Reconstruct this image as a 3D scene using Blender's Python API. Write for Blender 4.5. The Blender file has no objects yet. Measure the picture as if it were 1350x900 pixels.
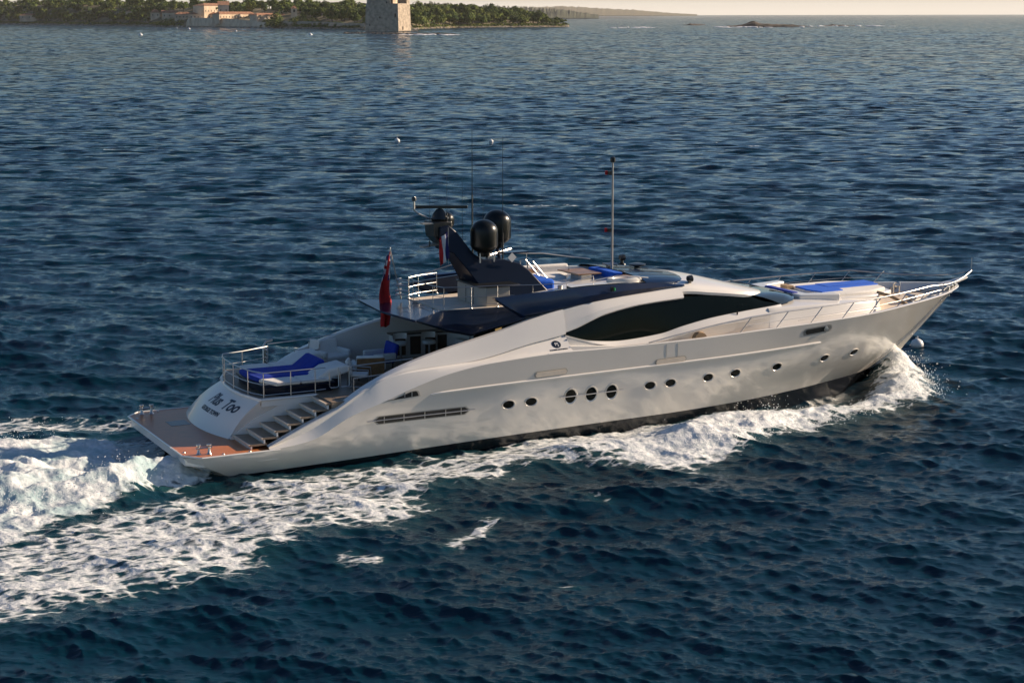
import bpy, bmesh, math, random
import numpy as np
from mathutils import Vector, Matrix
R = math.radians
S = bpy.context.scene
COL = S.collection
rng = random.Random(7)

# ------------------------------------------------------------------ camera, sky, sun, exposure
CAM_H = 15.2
PITCH = math.atan(430 / 2370)
cd = bpy.data.cameras.new('camera'); cam = bpy.data.objects.new('camera', cd); COL.objects.link(cam)
cd.sensor_width = 36; cd.lens = 36 * 2370 / 1350; cd.clip_start = 0.5; cd.clip_end = 90000
cam.location = (0, 0, CAM_H)
cam.rotation_euler = (Matrix.Rotation(math.pi / 2 - PITCH, 4, 'X') @ Matrix.Rotation(R(-0.1), 4, 'Z')).to_euler()
S.camera = cam

SUN_EL = R(22.5); SUN_AZ = R(22)          # azimuth measured from +X towards +Y
w = bpy.data.worlds.new('World'); S.world = w; w.use_nodes = True
nt = w.node_tree; nt.nodes.clear()
sky = nt.nodes.new('ShaderNodeTexSky'); sky.sky_type = 'NISHITA'; sky.sun_disc = False
sky.sun_elevation = SUN_EL; sky.sun_rotation = math.pi / 2 - SUN_AZ
sky.altitude = 0; sky.air_density = 1.0; sky.dust_density = 0.8; sky.ozone_density = 5.0
bg = nt.nodes.new('ShaderNodeBackground'); bg.inputs['Strength'].default_value = 0.060
ow = nt.nodes.new('ShaderNodeOutputWorld')
tcw = nt.nodes.new('ShaderNodeTexCoord'); spw = nt.nodes.new('ShaderNodeSeparateXYZ'); nt.links.new(tcw.outputs['Generated'], spw.inputs[0])
mrw = nt.nodes.new('ShaderNodeMapRange'); mrw.interpolation_type = 'SMOOTHERSTEP'; mrw.inputs['From Min'].default_value = .02; mrw.inputs['From Max'].default_value = 0; nt.links.new(spw.outputs['Z'], mrw.inputs['Value'])
mxw = nt.nodes.new('ShaderNodeMix'); mxw.data_type = 'RGBA'; mxw.inputs['B'].default_value = (11.6, 10.3, 8.8, 1)   # warm dusty air low over the horizon
nt.links.new(mrw.outputs[0], mxw.inputs['Factor']); nt.links.new(sky.outputs[0], mxw.inputs['A']); nt.links.new(mxw.outputs['Result'], bg.inputs[0]); nt.links.new(bg.outputs[0], ow.inputs[0])
sl = bpy.data.lights.new('sun', 'SUN'); sl.energy = 5.0; sl.angle = R(0.55); sl.color = (1.0, 0.80, 0.60)
so = bpy.data.objects.new('sun', sl); COL.objects.link(so)
sd = Vector((math.cos(SUN_EL) * math.cos(SUN_AZ), math.cos(SUN_EL) * math.sin(SUN_AZ), math.sin(SUN_EL)))
so.rotation_euler = sd.to_track_quat('Z', 'Y').to_euler(); so.location = sd * 200
S.view_settings.view_transform = 'Standard'; S.view_settings.look = 'None'
S.view_settings.exposure = 0.55; S.view_settings.gamma = 1.0; S.view_settings.use_curve_mapping = False
S.render.engine = 'CYCLES'
S.cycles.use_denoising = True
S.cycles.max_bounces = 6; S.cycles.volume_bounces = 0; S.cycles.caustics_reflective = False; S.cycles.sample_clamp_indirect = 6

# ------------------------------------------------------------------ materials
def newmat(name):
    m = bpy.data.materials.new(name); m.use_nodes = True
    return m, m.node_tree, m.node_tree.nodes['Principled BSDF']
def mat(name, col, rough=0.5, metal=0.0, coat=0.0, var=0.06, scale=3.0, bump=0.0, bscale=40.0, spec=0.5, emis=None, es=0):
    m, t, b = newmat(name)
    b.inputs['Roughness'].default_value = rough; b.inputs['Metallic'].default_value = metal
    b.inputs['Coat Weight'].default_value = coat; b.inputs['Coat Roughness'].default_value = 0.060
    b.inputs['Specular IOR Level'].default_value = spec
    tc = t.nodes.new('ShaderNodeTexCoord')
    n = t.nodes.new('ShaderNodeTexNoise'); n.inputs['Scale'].default_value = scale; n.inputs['Detail'].default_value = 5
    t.links.new(tc.outputs['Object'], n.inputs['Vector'])
    r = t.nodes.new('ShaderNodeValToRGB')
    r.color_ramp.elements[0].position = 0.3; r.color_ramp.elements[1].position = 0.7
    r.color_ramp.elements[0].color = [c * (1 - var) for c in col] + [1]
    r.color_ramp.elements[1].color = [min(1, c * (1 + var)) for c in col] + [1]
    t.links.new(n.outputs['Fac'], r.inputs[0]); t.links.new(r.outputs[0], b.inputs['Base Color'])
    if bump:
        n2 = t.nodes.new('ShaderNodeTexNoise'); n2.inputs['Scale'].default_value = bscale; n2.inputs['Detail'].default_value = 4
        t.links.new(tc.outputs['Object'], n2.inputs['Vector'])
        bp = t.nodes.new('ShaderNodeBump'); bp.inputs['Distance'].default_value = bump
        t.links.new(n2.outputs['Fac'], bp.inputs['Height']); t.links.new(bp.outputs[0], b.inputs['Normal'])
    if emis:
        b.inputs['Emission Color'].default_value = (*emis, 1); b.inputs['Emission Strength'].default_value = es
    return m
def teak(name, base, dark, width=0.07, rough=0.45):
    m, t, b = newmat(name)
    tc = t.nodes.new('ShaderNodeTexCoord'); sp = t.nodes.new('ShaderNodeSeparateXYZ'); t.links.new(tc.outputs['Object'], sp.inputs[0])
    mu = t.nodes.new('ShaderNodeMath'); mu.operation = 'MULTIPLY'; mu.inputs[1].default_value = 1 / width
    t.links.new(sp.outputs['Y'], mu.inputs[0])
    fr = t.nodes.new('ShaderNodeMath'); fr.operation = 'FRACT'; t.links.new(mu.outputs[0], fr.inputs[0])
    lt = t.nodes.new('ShaderNodeMath'); lt.operation = 'LESS_THAN'; lt.inputs[1].default_value = 0.09; t.links.new(fr.outputs[0], lt.inputs[0])
    mp = t.nodes.new('ShaderNodeMapping'); mp.inputs['Scale'].default_value = (1.2, 16, 1); t.links.new(tc.outputs['Object'], mp.inputs[0])
    n = t.nodes.new('ShaderNodeTexNoise'); n.inputs['Scale'].default_value = 2; n.inputs['Detail'].default_value = 6; t.links.new(mp.outputs[0], n.inputs['Vector'])
    r = t.nodes.new('ShaderNodeValToRGB'); r.color_ramp.elements[0].position = .3; r.color_ramp.elements[1].position = .7
    r.color_ramp.elements[0].color = [c * .72 for c in base] + [1]; r.color_ramp.elements[1].color = [c * 1.2 for c in base] + [1]
    t.links.new(n.outputs['Fac'], r.inputs[0])
    mx = t.nodes.new('ShaderNodeMix'); mx.data_type = 'RGBA'; mx.inputs['B'].default_value = (*dark, 1)
    t.links.new(lt.outputs[0], mx.inputs['Factor']); t.links.new(r.outputs[0], mx.inputs['A'])
    t.links.new(mx.outputs['Result'], b.inputs['Base Color']); b.inputs['Roughness'].default_value = rough
    return m

M = {}
M['hull'] = mat('pale_hull_paint', (0.84, 0.78, 0.69), 0.2, 0.15, 1.0, .03, .35)
M['white'] = mat('white_gelcoat', (0.82, 0.79, 0.735), 0.28, 0, 0.6, .025, .5)
M['cream'] = mat('cream_deck', (0.72, 0.62, 0.50), 0.6, 0, 0, .07, 4)
M['boot'] = mat('dark_bottom_paint', (0.008, 0.010, 0.014), 0.25, 0, 0.5)
M['navy'] = mat('navy_gloss_paint', (0.003, 0.013, 0.045), 0.22, 0, .25, .1, spec=.35)
M['navyd'] = mat('navy_satin_panel', (0.003, 0.008, 0.022), 0.3, 0, .12, spec=.2)
M['glass'] = mat('black_tinted_glass', (0.003, 0.006, 0.005), 0.03, 0, 0.0, .1, spec=.12)
M['screen'] = mat('windscreen_glass', (0.02, 0.03, 0.03), 0.05, 0, .5, spec=.3)
M['chrome'] = mat('polished_steel', (0.55, 0.54, 0.52), 0.34, 1.0)
M['black'] = mat('black_plastic', (0.012, 0.013, 0.012), 0.35, 0, .3)
M['dome'] = mat('black_dome_gloss', (0.006, 0.007, 0.005), 0.3, 0, 0.15, spec=.35)
M['blue'] = mat('royal_blue_fabric', (0.002, 0.115, 0.62), 0.85, 0, 0, .12, 8, 0.004, 60)
M['bluen'] = mat('deep_blue_cover', (0.003, 0.035, 0.34), 0.85, 0, 0, .12, 6, 0.01, 12)
M['cushion'] = mat('white_cushion', (0.80, 0.77, 0.71), 0.8, 0, 0, .04, 5, 0.008, 9)
M['wood'] = mat('honey_wood', (0.30, 0.16, 0.07), 0.4, 0, .3, .25, 5)
M['darkwood'] = mat('dark_wood', (0.06, 0.035, 0.02), 0.35, 0, .4, .25, 5)
M['teakp'] = teak('red_teak_platform', (0.62, 0.21, 0.07), (0.10, 0.035, 0.015), rough=.3)
M['teakd'] = teak('weathered_teak_deck', (0.30, 0.225, 0.155), (0.03, 0.025, 0.02))
M['red'] = mat('flag_red', (0.42, 0.008, 0.012), 0.8, 0, 0, .1, 6)
M['fblue'] = mat('flag_blue', (0.01, 0.015, 0.12), 0.8)
M['fwhite'] = mat('flag_white', (0.75, 0.75, 0.75), 0.8)
M['green'] = mat('green_lens', (0.02, 0.35, 0.1), 0.2)
M['rope'] = mat('tan_canvas', (0.42, 0.29, 0.17), 0.9)
M['letter'] = mat('navy_lettering', (0.012, 0.022, 0.04), 0.3)
M['silver'] = mat('grey_cabinet', (0.40, 0.38, 0.33), 0.5)
M['gold'] = mat('lit_saloon_wood', (0.45, 0.28, 0.10), 0.5, emis=(0.55, 0.35, 0.13), es=0.35, var=.4)

# ------------------------------------------------------------------ mesh helpers
class MB:
    def __init__(s): s.v = []; s.f = []; s.mi = []
    def add(s, vs, fs, m=0):
        o = len(s.v); s.v += [tuple(map(float, p)) for p in vs]
        s.f += [tuple(i + o for i in f) for f in fs]; s.mi += [m] * len(fs); return s
    def grid(s, P, m=0, closed=False):
        n = len(P); k = len(P[0]); fs = []
        for i in range(n - 1):
            for j in range(k if closed else k - 1):
                a = i * k + j; b = i * k + (j + 1) % k
                fs.append((a, a + k, b + k, b))
        return s.add([p for r_ in P for p in r_], fs, m)
    def box(s, c, d, rz=0, ry=0, m=0):
        cx, cy, cz = c; hx, hy, hz = d[0] / 2, d[1] / 2, d[2] / 2
        Mt = Matrix.Rotation(rz, 3, 'Z') @ Matrix.Rotation(ry, 3, 'Y')
        vs = [Mt @ Vector((x * hx, y * hy, z * hz)) + Vector(c) for x in (-1, 1) for y in (-1, 1) for z in (-1, 1)]
        return s.add(vs, [(0, 1, 3, 2), (4, 6, 7, 5), (0, 4, 5, 1), (2, 3, 7, 6), (0, 2, 6, 4), (1, 5, 7, 3)], m)
    def hexa(s, bot, top, m=0):     # two 4-point rings (or n-point)
        n = len(bot); vs = list(bot) + list(top)
        fs = [tuple(range(n - 1, -1, -1)), tuple(range(n, 2 * n))] + [(i, (i + 1) % n, n + (i + 1) % n, n + i) for i in range(n)]
        return s.add(vs, fs, m)
    def slab(s, poly, z0, z1, m=0):
        return s.hexa([(x, y, z0) for x, y in poly], [(x, y, z1) for x, y in poly], m)
    def side(s, poly, y0, y1, m=0):  # profile in x-z, extruded in y
        return s.hexa([(x, y0, z) for x, z in poly], [(x, y1, z) for x, z in poly], m)
    def tube(s, pts, r, n=7, m=0, r1=None, cap=True):
        pts = [Vector(p) for p in pts]; rings = []
        up = None
        for i, p in enumerate(pts):
            d = (pts[min(i + 1, len(pts) - 1)] - pts[max(i - 1, 0)])
            if d.length < 1e-9: d = Vector((0, 0, 1))
            d.normalize()
            a = d.cross(Vector((0, 0, 1)) if abs(d.z) < .95 else Vector((1, 0, 0))).normalized() if up is None else (up - d * up.dot(d)).normalized()
            up = a; b = d.cross(a)
            rr = r if r1 is None else r + (r1 - r) * i / (len(pts) - 1)
            rings.append([p + (a * math.cos(t) + b * math.sin(t)) * rr for t in [2 * math.pi * k / n for k in range(n)]])
        s.grid(rings, m, True)
        if cap:
            o = len(s.v) - n * len(rings)
            s.f += [tuple(o + k for k in range(n)), tuple(len(s.v) - n + k for k in range(n - 1, -1, -1))]; s.mi += [m, m]
        return s
    def lathe(s, prof, c, n=20, axis='z', m=0, sx=1, sy=1):
        rings = []
        for r_, h in prof:
            ring = []
            for k in range(n):
                t = 2 * math.pi * k / n
                p = (r_ * math.cos(t) * sx, r_ * math.sin(t) * sy, h)
                if axis == 'y': p = (p[0], h, p[1])
                if axis == 'x': p = (h, p[0], p[1])
                ring.append((c[0] + p[0], c[1] + p[1], c[2] + p[2]))
            rings.append(ring)
        return s.grid(rings, m, True)
    def build(s, name, mats, parent=None, smooth=30, bevel=0, seg=2, loc=None, mirror=False):
        me = bpy.data.meshes.new(name); vs = s.v; fs = s.f
        if mirror: vs = [(x, -y, z) for x, y, z in vs]
        me.from_pydata(vs, [], fs)
        for m_ in (mats if isinstance(mats, (list, tuple)) else [mats]): me.materials.append(m_)
        me.polygons.foreach_set('material_index', s.mi)
        bm = bmesh.new(); bm.from_mesh(me); bmesh.ops.remove_doubles(bm, verts=bm.verts, dist=1e-5)
        bmesh.ops.recalc_face_normals(bm, faces=bm.faces); bm.to_mesh(me); bm.free()
        if smooth:
            me.polygons.foreach_set('use_smooth', [True] * len(me.polygons)); me.set_sharp_from_angle(angle=R(smooth))
        o = bpy.data.objects.new(name, me); COL.objects.link(o); o.parent = parent
        if loc: o.location = loc
        if bevel:
            b = o.modifiers.new('bevel', 'BEVEL'); b.width = bevel; b.segments = seg; b.limit_method = 'ANGLE'; b.angle_limit = R(40)
            b.harden_normals = False
        return o
def tag(o, label=None, cat=None, group=None, kind=None):
    if label: o['label'] = label
    if cat: o['category'] = cat
    if group: o['group'] = group
    if kind: o['kind'] = kind
    return o
def empty(name, loc, rz=0, parent=None):
    o = bpy.data.objects.new(name, None); COL.objects.link(o); o.location = loc; o.rotation_euler = (0, 0, rz); o.parent = parent
    o.empty_display_size = .3
    return o
def copy_tree(o, parent=None):
    c = o.copy(); COL.objects.link(c); c.parent = parent
    for ch in list(o.children): copy_tree(ch, c)
    return c
def cr(xs, ys):                       # smooth interpolation through a table (monotone-ish hermite)
    xs = np.array(xs, float); ys = np.array(ys, float)
    d = np.diff(ys) / np.diff(xs); mgr = np.zeros_like(ys); mgr[0] = d[0]; mgr[-1] = d[-1]
    for i in range(1, len(xs) - 1):
        mgr[i] = 0 if d[i - 1] * d[i] <= 0 else 2 * d[i - 1] * d[i] / (d[i - 1] + d[i])
    def f(x):
        x = np.clip(x, xs[0], xs[-1]); i = np.clip(np.searchsorted(xs, x) - 1, 0, len(xs) - 2)
        h = xs[i + 1] - xs[i]; t = (x - xs[i]) / h
        return ((2 * t**3 - 3 * t**2 + 1) * ys[i] + (t**3 - 2 * t**2 + t) * h * mgr[i] + (-2 * t**3 + 3 * t**2) * ys[i + 1] + (t**3 - t**2) * h * mgr[i + 1])
    return f

BO = Vector((-12.4046, 60.6819, 0.0)); HEAD = R(26.9)
BC, BS = math.cos(HEAD), math.sin(HEAD)
def bw(x, y, z=0): return Vector((BO.x + x * BC - y * BS, BO.y + x * BS + y * BC, z))
def pxw(px, py, z=0.0):                # a point of the sea plane seen at that place in the photograph
    u = px - 675; v = py - 450; F = 2370
    r = (u, F * math.cos(PITCH) - v * math.sin(PITCH), -(F * math.sin(PITCH) + v * math.cos(PITCH)))
    t = (z - CAM_H) / r[2]
    return Vector((r[0] * t, r[1] * t, z))

# ------------------------------------------------------------------ noise for the sea
def vnoise(x, y, seed=0):
    r_ = np.random.RandomState(seed); T = r_.rand(256, 256).astype(np.float32)
    xi = np.floor(x).astype(np.int64); yi = np.floor(y).astype(np.int64)
    fx = (x - xi).astype(np.float32); fy = (y - yi).astype(np.float32)
    fx = fx * fx * (3 - 2 * fx); fy = fy * fy * (3 - 2 * fy)
    a = T[xi & 255, yi & 255]; b = T[(xi + 1) & 255, yi & 255]; c = T[xi & 255, (yi + 1) & 255]; d = T[(xi + 1) & 255, (yi + 1) & 255]
    return (a + (b - a) * fx) * (1 - fy) + (c + (d - c) * fx) * fy
def fbm(x, y, seed=0, o=4, ridged=False):
    s_ = 0; a = .5; tot = 0
    for i in range(o):
        n = vnoise(x * 2**i + 13.7 * i, y * 2**i + 7.1 * i, seed + i)
        if ridged: n = 1 - np.abs(2 * n - 1)
        s_ = s_ + a * n; tot += a; a *= .55
    return s_ / tot
#SEA
def inpoly(px, py, poly):
    c = np.zeros(px.shape, bool); n = len(poly)
    for i in range(n):
        x0, y0 = poly[i]; x1, y1 = poly[(i + 1) % n]
        if y0 == y1: continue
        k = ((py < y0) != (py < y1)) & (px < (x1 - x0) * (py - y0) / (y1 - y0) + x0); c ^= k
    return c
def blur(a, k):
    ker = np.exp(-np.arange(-3 * k, 3 * k + 1) ** 2 / (2.0 * k * k)); ker /= ker.sum()
    for ax in (0, 1): a = np.apply_along_axis(lambda v_: np.convolve(v_, ker, 'same'), ax, a)
    return a
CELL = 0.2; X0, X1, Y0, Y1 = -60.0, 42.0, -40.0, 30.0
gx, gy = np.meshgrid(np.arange(X0, X1, CELL), np.arange(Y0, Y1, CELL), indexing='ij')
def layer(poly, val, k, along=None):
    a = inpoly(gx, gy, poly).astype(float)
    if along is not None: a *= along(gx, gy)
    return blur(a, k) * val
STB = [(31.2, .4), (33.2, 1.0), (32.9, -1.2), (31.3, -3.6), (30.0, -4.9), (28.1, -5.3), (25.8, -5.8), (22.6, -6.8), (20.4, -7.2), (17.8, -9.0), (15.8, -9.6), (14.5, -8.9), (13.4, -7.6), (12.1, -7.0),
       (11, -6.8), (9.8, -7.9), (8.9, -8.2), (6.9, -7.9), (5.8, -10.9), (3.9, -11.3), (1.8, -10.7), (1.0, -12), (-1.3, -14.1), (-4, -14.2), (-8, -15.4), (-14, -18.5), (-25, -23), (-45, -31), (-60, -36),
       (-60, -22), (-45, -18), (-20, -11), (-7, -8.0), (-4, -6.2), (-1.3, -5.1), (1.2, -4.5), (3.9, -4.0), (8, -3.8), (13.3, -3.2), (19, -3.4), (22.5, -3.9), (24.5, -4.3), (26.3, -3.9), (28, -3.0), (30.0, -1.7)]
PORTW = [(31.2, -.4), (33.0, .6), (31.3, 3.2), (28, 5.2), (22, 6.6), (14, 8), (6, 7.0), (0.8, 6.6), (-.8, 8.4), (-3.5, 9.6), (-8, 11.0), (-20, 14), (-60, 27), (-60, 18), (-20, 8.8), (-8, 6.6), (-4.4, 5.6), (-1, 5.4), (.6, 5.0), (8, 4.3), (20, 4), (26, 3.6), (30, 1.8)]
STERN = [(1.4, -3.3), (-.9, -3.9), (-3.8, -5.6), (-6.6, -8.0), (-20, -11.5), (-60, -20), (-60, 13), (-20, 7.6), (-8, 5.6), (-4.5, 4.8), (-1.4, 4.6), (.8, 3.6)]
foam = layer(STB, 1.0, 3, lambda x, y: np.clip(np.where(x > 11.5, .86 + .14 * np.clip((x - 15) / 4, 0, 1), 0.60 + (x + 60) / 71.5 * .09), 0, 1))
foam = np.maximum(foam, layer(PORTW, .60, 3))
foam = np.maximum(foam, layer(STERN, 1.25, 3, lambda x, y: np.clip(.72 + (x + 60) / 60 * .35, 0, 1)))
for poly, v_ in (([(4.4, -14.1), (5.9, -12.9), (6.8, -12.0), (7.9, -10.9), (8.1, -10.4), (7.5, -12.0), (6.6, -12.9), (4.9, -14.5)], .66),
                 ([(1.0, -13.3), (2.1, -13.1), (2.8, -14.6), (1.1, -14.5)], .52), ([(10.6, -9.7), (11.2, -10.6), (11.6, -12.1), (11.0, -11.8)], .5)):
    foam = np.maximum(foam, np.clip(layer(poly, v_ * 1.3, 1), 0, v_))
HT = np.zeros_like(gx)
def hump(x, y, r0, r1, h, ang=0):
    dx = gx - x; dy = gy - y; c, s_ = math.cos(ang), math.sin(ang)
    return h * np.exp(-((dx * c + dy * s_) / r0) ** 2 - ((-dx * s_ + dy * c) / r1) ** 2)
HT += hump(-5.5, -2.2, 3.2, 2.2, .75) + hump(-6, 2.4, 3.2, 2.0, .45) + hump(-1.2, -2.9, 2.2, .9, .75, R(18)) + hump(.2, 0.5, 1.3, 3.4, -.45) + hump(-13, 0, 5, 4, .35)
HT += hump(31.3, -.9, 1.6, 1.1, .58, R(60)) + hump(30.2, -2.9, 1.9, 1.2, .42, R(50)) + hump(25, -5.1, 4, .8, .3, R(12)) + hump(19.2, -5.8, 4.2, 1.6, .55, R(18)) + hump(13.5, -6, 3, 1.2, .3, R(14))
HT += hump(31.6, .6, 1.5, .75, 1.2, R(-55)) + hump(6, -8, 4, 1, .25, R(20)) + hump(-2, -11.5, 6, 1.6, .2, R(20)) + hump(26.5, -3.0, 2.2, .8, -.35, R(15))
def samp(A, x, y):
    fx = np.clip((x - X0) / CELL, 0, A.shape[0] - 1.001); fy = np.clip((y - Y0) / CELL, 0, A.shape[1] - 1.001)
    i = fx.astype(int); j = fy.astype(int); a = fx - i; b = fy - j
    v_ = A[i, j] * (1 - a) * (1 - b) + A[i + 1, j] * a * (1 - b) + A[i, j + 1] * (1 - a) * b + A[i + 1, j + 1] * a * b
    edge = (x > X0) & (x < X1 - CELL) & (y > Y0) & (y < Y1 - CELL)
    return np.where(edge, v_, 0)
# radial sheet round the helicopter: finer near, coarser far
rad = [3.0, 8, 14, 20, 26]
while rad[-1] < 36: rad.append(rad[-1] + .8)
while rad[-1] < 15000: rad.append(rad[-1] + max(.07, .07 * (rad[-1] / 42) ** 1.28))
rad.append(26000.0); rad.append(45000.0)
rad = np.array(rad)
ang = np.concatenate([np.linspace(-180, -21, 90, endpoint=False), np.linspace(-21, 21, 860), np.linspace(21, 180, 91)[1:]])
ang = np.radians(ang)
RR, AA = np.meshgrid(rad, ang, indexing='ij')
WX = (RR * np.sin(AA)); WY = (RR * np.cos(AA))
dr = np.gradient(rad)[:, None] * np.ones_like(WX)
da = np.gradient(ang)[None, :] * RR
space = np.maximum(dr, da * 1.2)
wr = np.random.RandomState(11)
NW = 230
lam = np.exp(wr.uniform(math.log(.18), math.log(7.0), NW)); th = R(-104) + wr.normal(0, 1, NW) * np.where(lam > 1.2, .42, .6); ph = wr.uniform(0, 2 * math.pi, NW)
kk = 2 * math.pi / lam
amp = .0235 / kk * np.interp(lam, [.18, .7, .9, 1.8, 2.6, 4, 5.5, 7], [1.85, 1.7, 1.1, 1.0, 1.05, .8, .6, .5])
WX32 = WX.astype(np.float32); WY32 = WY.astype(np.float32)
DX = np.zeros_like(WX32); DY = np.zeros_like(WX32); DZ = np.zeros_like(WX32); LO = np.zeros_like(WX32)
gust = (.75 + .5 * fbm(WX / 23, WY / 23, 5, 3)).astype(np.float32)
for i in range(NW):
    rows = np.where(rad < 4000)[0]; far = np.clip((lam[i] / (1.7 * space[:, 500]) - 1.0), 0, 1); last = int(np.max(np.where(far > 0)[0])) + 1 if far.max() > 0 else 0
    wgt = np.clip(lam[i] / (1.7 * space) - 1.0, 0, 1).astype(np.float32); LO += (1 - wgt) / NW
    if last == 0: continue
    c, s_ = math.cos(th[i]), math.sin(th[i])
    p = (kk[i] * (c * WX32[:last] + s_ * WY32[:last]) + ph[i]).astype(np.float32)
    a = (amp[i] * np.clip(lam[i] / (1.7 * space[:last]) - 1.0, 0, 1)).astype(np.float32) * gust[:last]
    sn = np.sin(p); DZ[:last] += a * np.cos(p); DX[:last] -= .85 * a * c * sn; DY[:last] -= .85 * a * s_ * sn
BX = (WX - BO.x) * BC + (WY - BO.y) * BS; BY = -(WX - BO.x) * BS + (WY - BO.y) * BC
FO = samp(foam, BX, BY); HH = samp(HT, BX, BY)
# white caps scattered over open water
near = (RR > 36) & (RR < 900) & (np.abs(AA) < R(23))
cap = np.where(near, np.clip((fbm(WX / 9, WY / 5, 31, 3) - .70) * 9, 0, 1) * np.clip((DZ - .10) * 6, 0, 1), 0)
FO = np.maximum(FO, cap * .75)
for (px_, py_, r_) in ((740, 270, 1.6), (695, 272, 1.0), (750, 768, .25), (1205, 264, 1.6), (138, 196, 1.5), (905, 622, .5), (300, 640, .1)):
    q = pxw(px_, py_); FO = np.maximum(FO, .62 * np.exp(-(((WX - q.x) / (r_ * 1.6)) ** 2 + ((WY - q.y) / (r_ * .7)) ** 2)))
FAR = np.minimum(.85, .13 * dr) * np.clip(LO * 1.6 - .75, 0, 1) * (fbm(np.arange(len(rad))[:, None] / 2.6 + 0 * AA, WX / 17 + 90, 77, 3) - .5) * 2.4
rough_n = fbm(BX * 1.1, BY * 1.1, 51, 5, True)
lump = fbm(BX * .5 + .8 * vnoise(BX * .4, BY * .4, 3), BY * .8, 61, 4)
fm = np.clip(FO, 0, 1)
calm = np.clip(1 - .55 * np.clip(FO, 0, 1), 0, 1)
stern_w = np.clip((2.5 - BX) / 3, 0, 1) * np.clip((6.5 - np.abs(BY + .8)) / 2, 0, 1) * np.clip((BX + 40) / 25, 0, 1)
bow_w = np.clip((BX - 15) / 3, 0, 1) * np.clip(FO, 0, 1)
DZ = DZ * calm + HH * (.65 + .7 * lump) + fm * (rough_n - .5) * .07 + (lump - .5) * (.95 * stern_w + .5 * bow_w) * fm + (rough_n - .5) * .15 * (stern_w + .8 * bow_w) * fm + FAR
hb = np.interp(BX, [0.3, 1.3, 10, 18, 22, 25, 28, 30, 31.4], [0, 3.3, 3.4, 3.3, 3.0, 2.4, 1.5, .7, 0])
inside = np.clip((hb - np.abs(BY)) / .25, 0, 1) * ((BX > .8) & (BX < 31.4))
DZ = DZ * (1 - inside) - .55 * inside
nr, na = WX.shape
co = np.stack([WX + DX, WY + DY, DZ], -1).reshape(-1, 3).astype(np.float32)
idx = np.arange(nr * na).reshape(nr, na)
q = np.stack([idx[:-1, :-1], idx[:-1, 1:], idx[1:, 1:], idx[1:, :-1]], -1).reshape(-1, 4)
me = bpy.data.meshes.new('sea'); me.vertices.add(len(co)); me.vertices.foreach_set('co', co.ravel())
me.loops.add(q.size); me.loops.foreach_set('vertex_index', q.ravel().astype(np.int32))
me.polygons.add(len(q)); me.polygons.foreach_set('loop_start', np.arange(0, q.size, 4, dtype=np.int32))
me.polygons.foreach_set('loop_total', np.full(len(q), 4, np.int32)); me.polygons.foreach_set('use_smooth', np.ones(len(q), bool))
me.update(); me.validate()
at_ = me.attributes.new('foam', 'FLOAT', 'POINT'); at_.data.foreach_set('value', FO.ravel().astype(np.float32))
at_ = me.attributes.new('lod', 'FLOAT', 'POINT'); at_.data.foreach_set('value', LO.ravel().astype(np.float32))
at_ = me.attributes.new('churn', 'FLOAT', 'POINT'); at_.data.foreach_set('value', np.clip(stern_w * fm, 0, 1).ravel().astype(np.float32))
sea = bpy.data.objects.new('sea', me); COL.objects.link(sea); tag(sea, 'dark blue choppy sea with the white wake of the yacht', 'sea', kind='structure')
del WX32, WY32, DX, DY, q, co, idx

m, t, b = newmat('sea_water')
L = t.links.new; N = t.nodes.new
b.inputs['Base Color'].default_value = (0.0010, 0.023, 0.039, 1); b.inputs['Roughness'].default_value = .07; b.inputs['IOR'].default_value = 1.33
geo = N('ShaderNodeNewGeometry')
n1 = N('ShaderNodeTexNoise'); n1.inputs['Scale'].default_value = 3.2; n1.inputs['Detail'].default_value = 9; n1.inputs['Roughness'].default_value = .6
mp = N('ShaderNodeMapping'); mp.inputs['Scale'].default_value = (.6, 1.5, 1); mp.inputs['Rotation'].default_value = (0, 0, R(-10)); L(geo.outputs['Position'], mp.inputs[0]); L(mp.outputs[0], n1.inputs['Vector'])
n1.inputs['Distortion'].default_value = .4
gn = N('ShaderNodeTexNoise'); gn.inputs['Scale'].default_value = .018; gn.inputs['Detail'].default_value = 4; L(geo.outputs['Position'], gn.inputs['Vector'])
gm = N('ShaderNodeMapRange'); gm.inputs['From Min'].default_value = .35; gm.inputs['From Max'].default_value = .65; gm.inputs['To Min'].default_value = .55; gm.inputs['To Max'].default_value = 1.0; L(gn.outputs['Fac'], gm.inputs['Value'])
bp = N('ShaderNodeBump'); bp.inputs['Distance'].default_value = .07; L(gm.outputs[0], bp.inputs['Strength']); L(n1.outputs['Fac'], bp.inputs['Height'])
al = N('ShaderNodeAttribute'); al.attribute_name = 'lod'
n3 = N('ShaderNodeTexNoise'); n3.inputs['Scale'].default_value = .5; n3.inputs['Detail'].default_value = 8; n3.inputs['Roughness'].default_value = .55; L(mp.outputs[0], n3.inputs['Vector'])
def vmath(op, a, b_=None, k=None):
    n = N('ShaderNodeVectorMath'); n.operation = op; L(a, n.inputs[0])
    if b_ is not None:
        if isinstance(b_, tuple): n.inputs[1].default_value = b_
        else: L(b_, n.inputs[1])
    if k is not None:
        if isinstance(k, (int, float)): n.inputs['Scale'].default_value = k
        else: L(k, n.inputs['Scale'])
    return n.outputs[0]
kk_ = N('ShaderNodeMath'); kk_.operation = 'MULTIPLY'; L(al.outputs['Fac'], kk_.inputs[0]); L(gm.outputs[0], kk_.inputs[1])
k2 = N('ShaderNodeMath'); k2.operation = 'MULTIPLY'; k2.inputs[1].default_value = 6.0; L(kk_.outputs[0], k2.inputs[0])
tilt = vmath('SCALE', vmath('MULTIPLY', vmath('SUBTRACT', n3.outputs['Color'], (.5, .5, .5)), (1, 1, 0)), None, k2.outputs[0])
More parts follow.
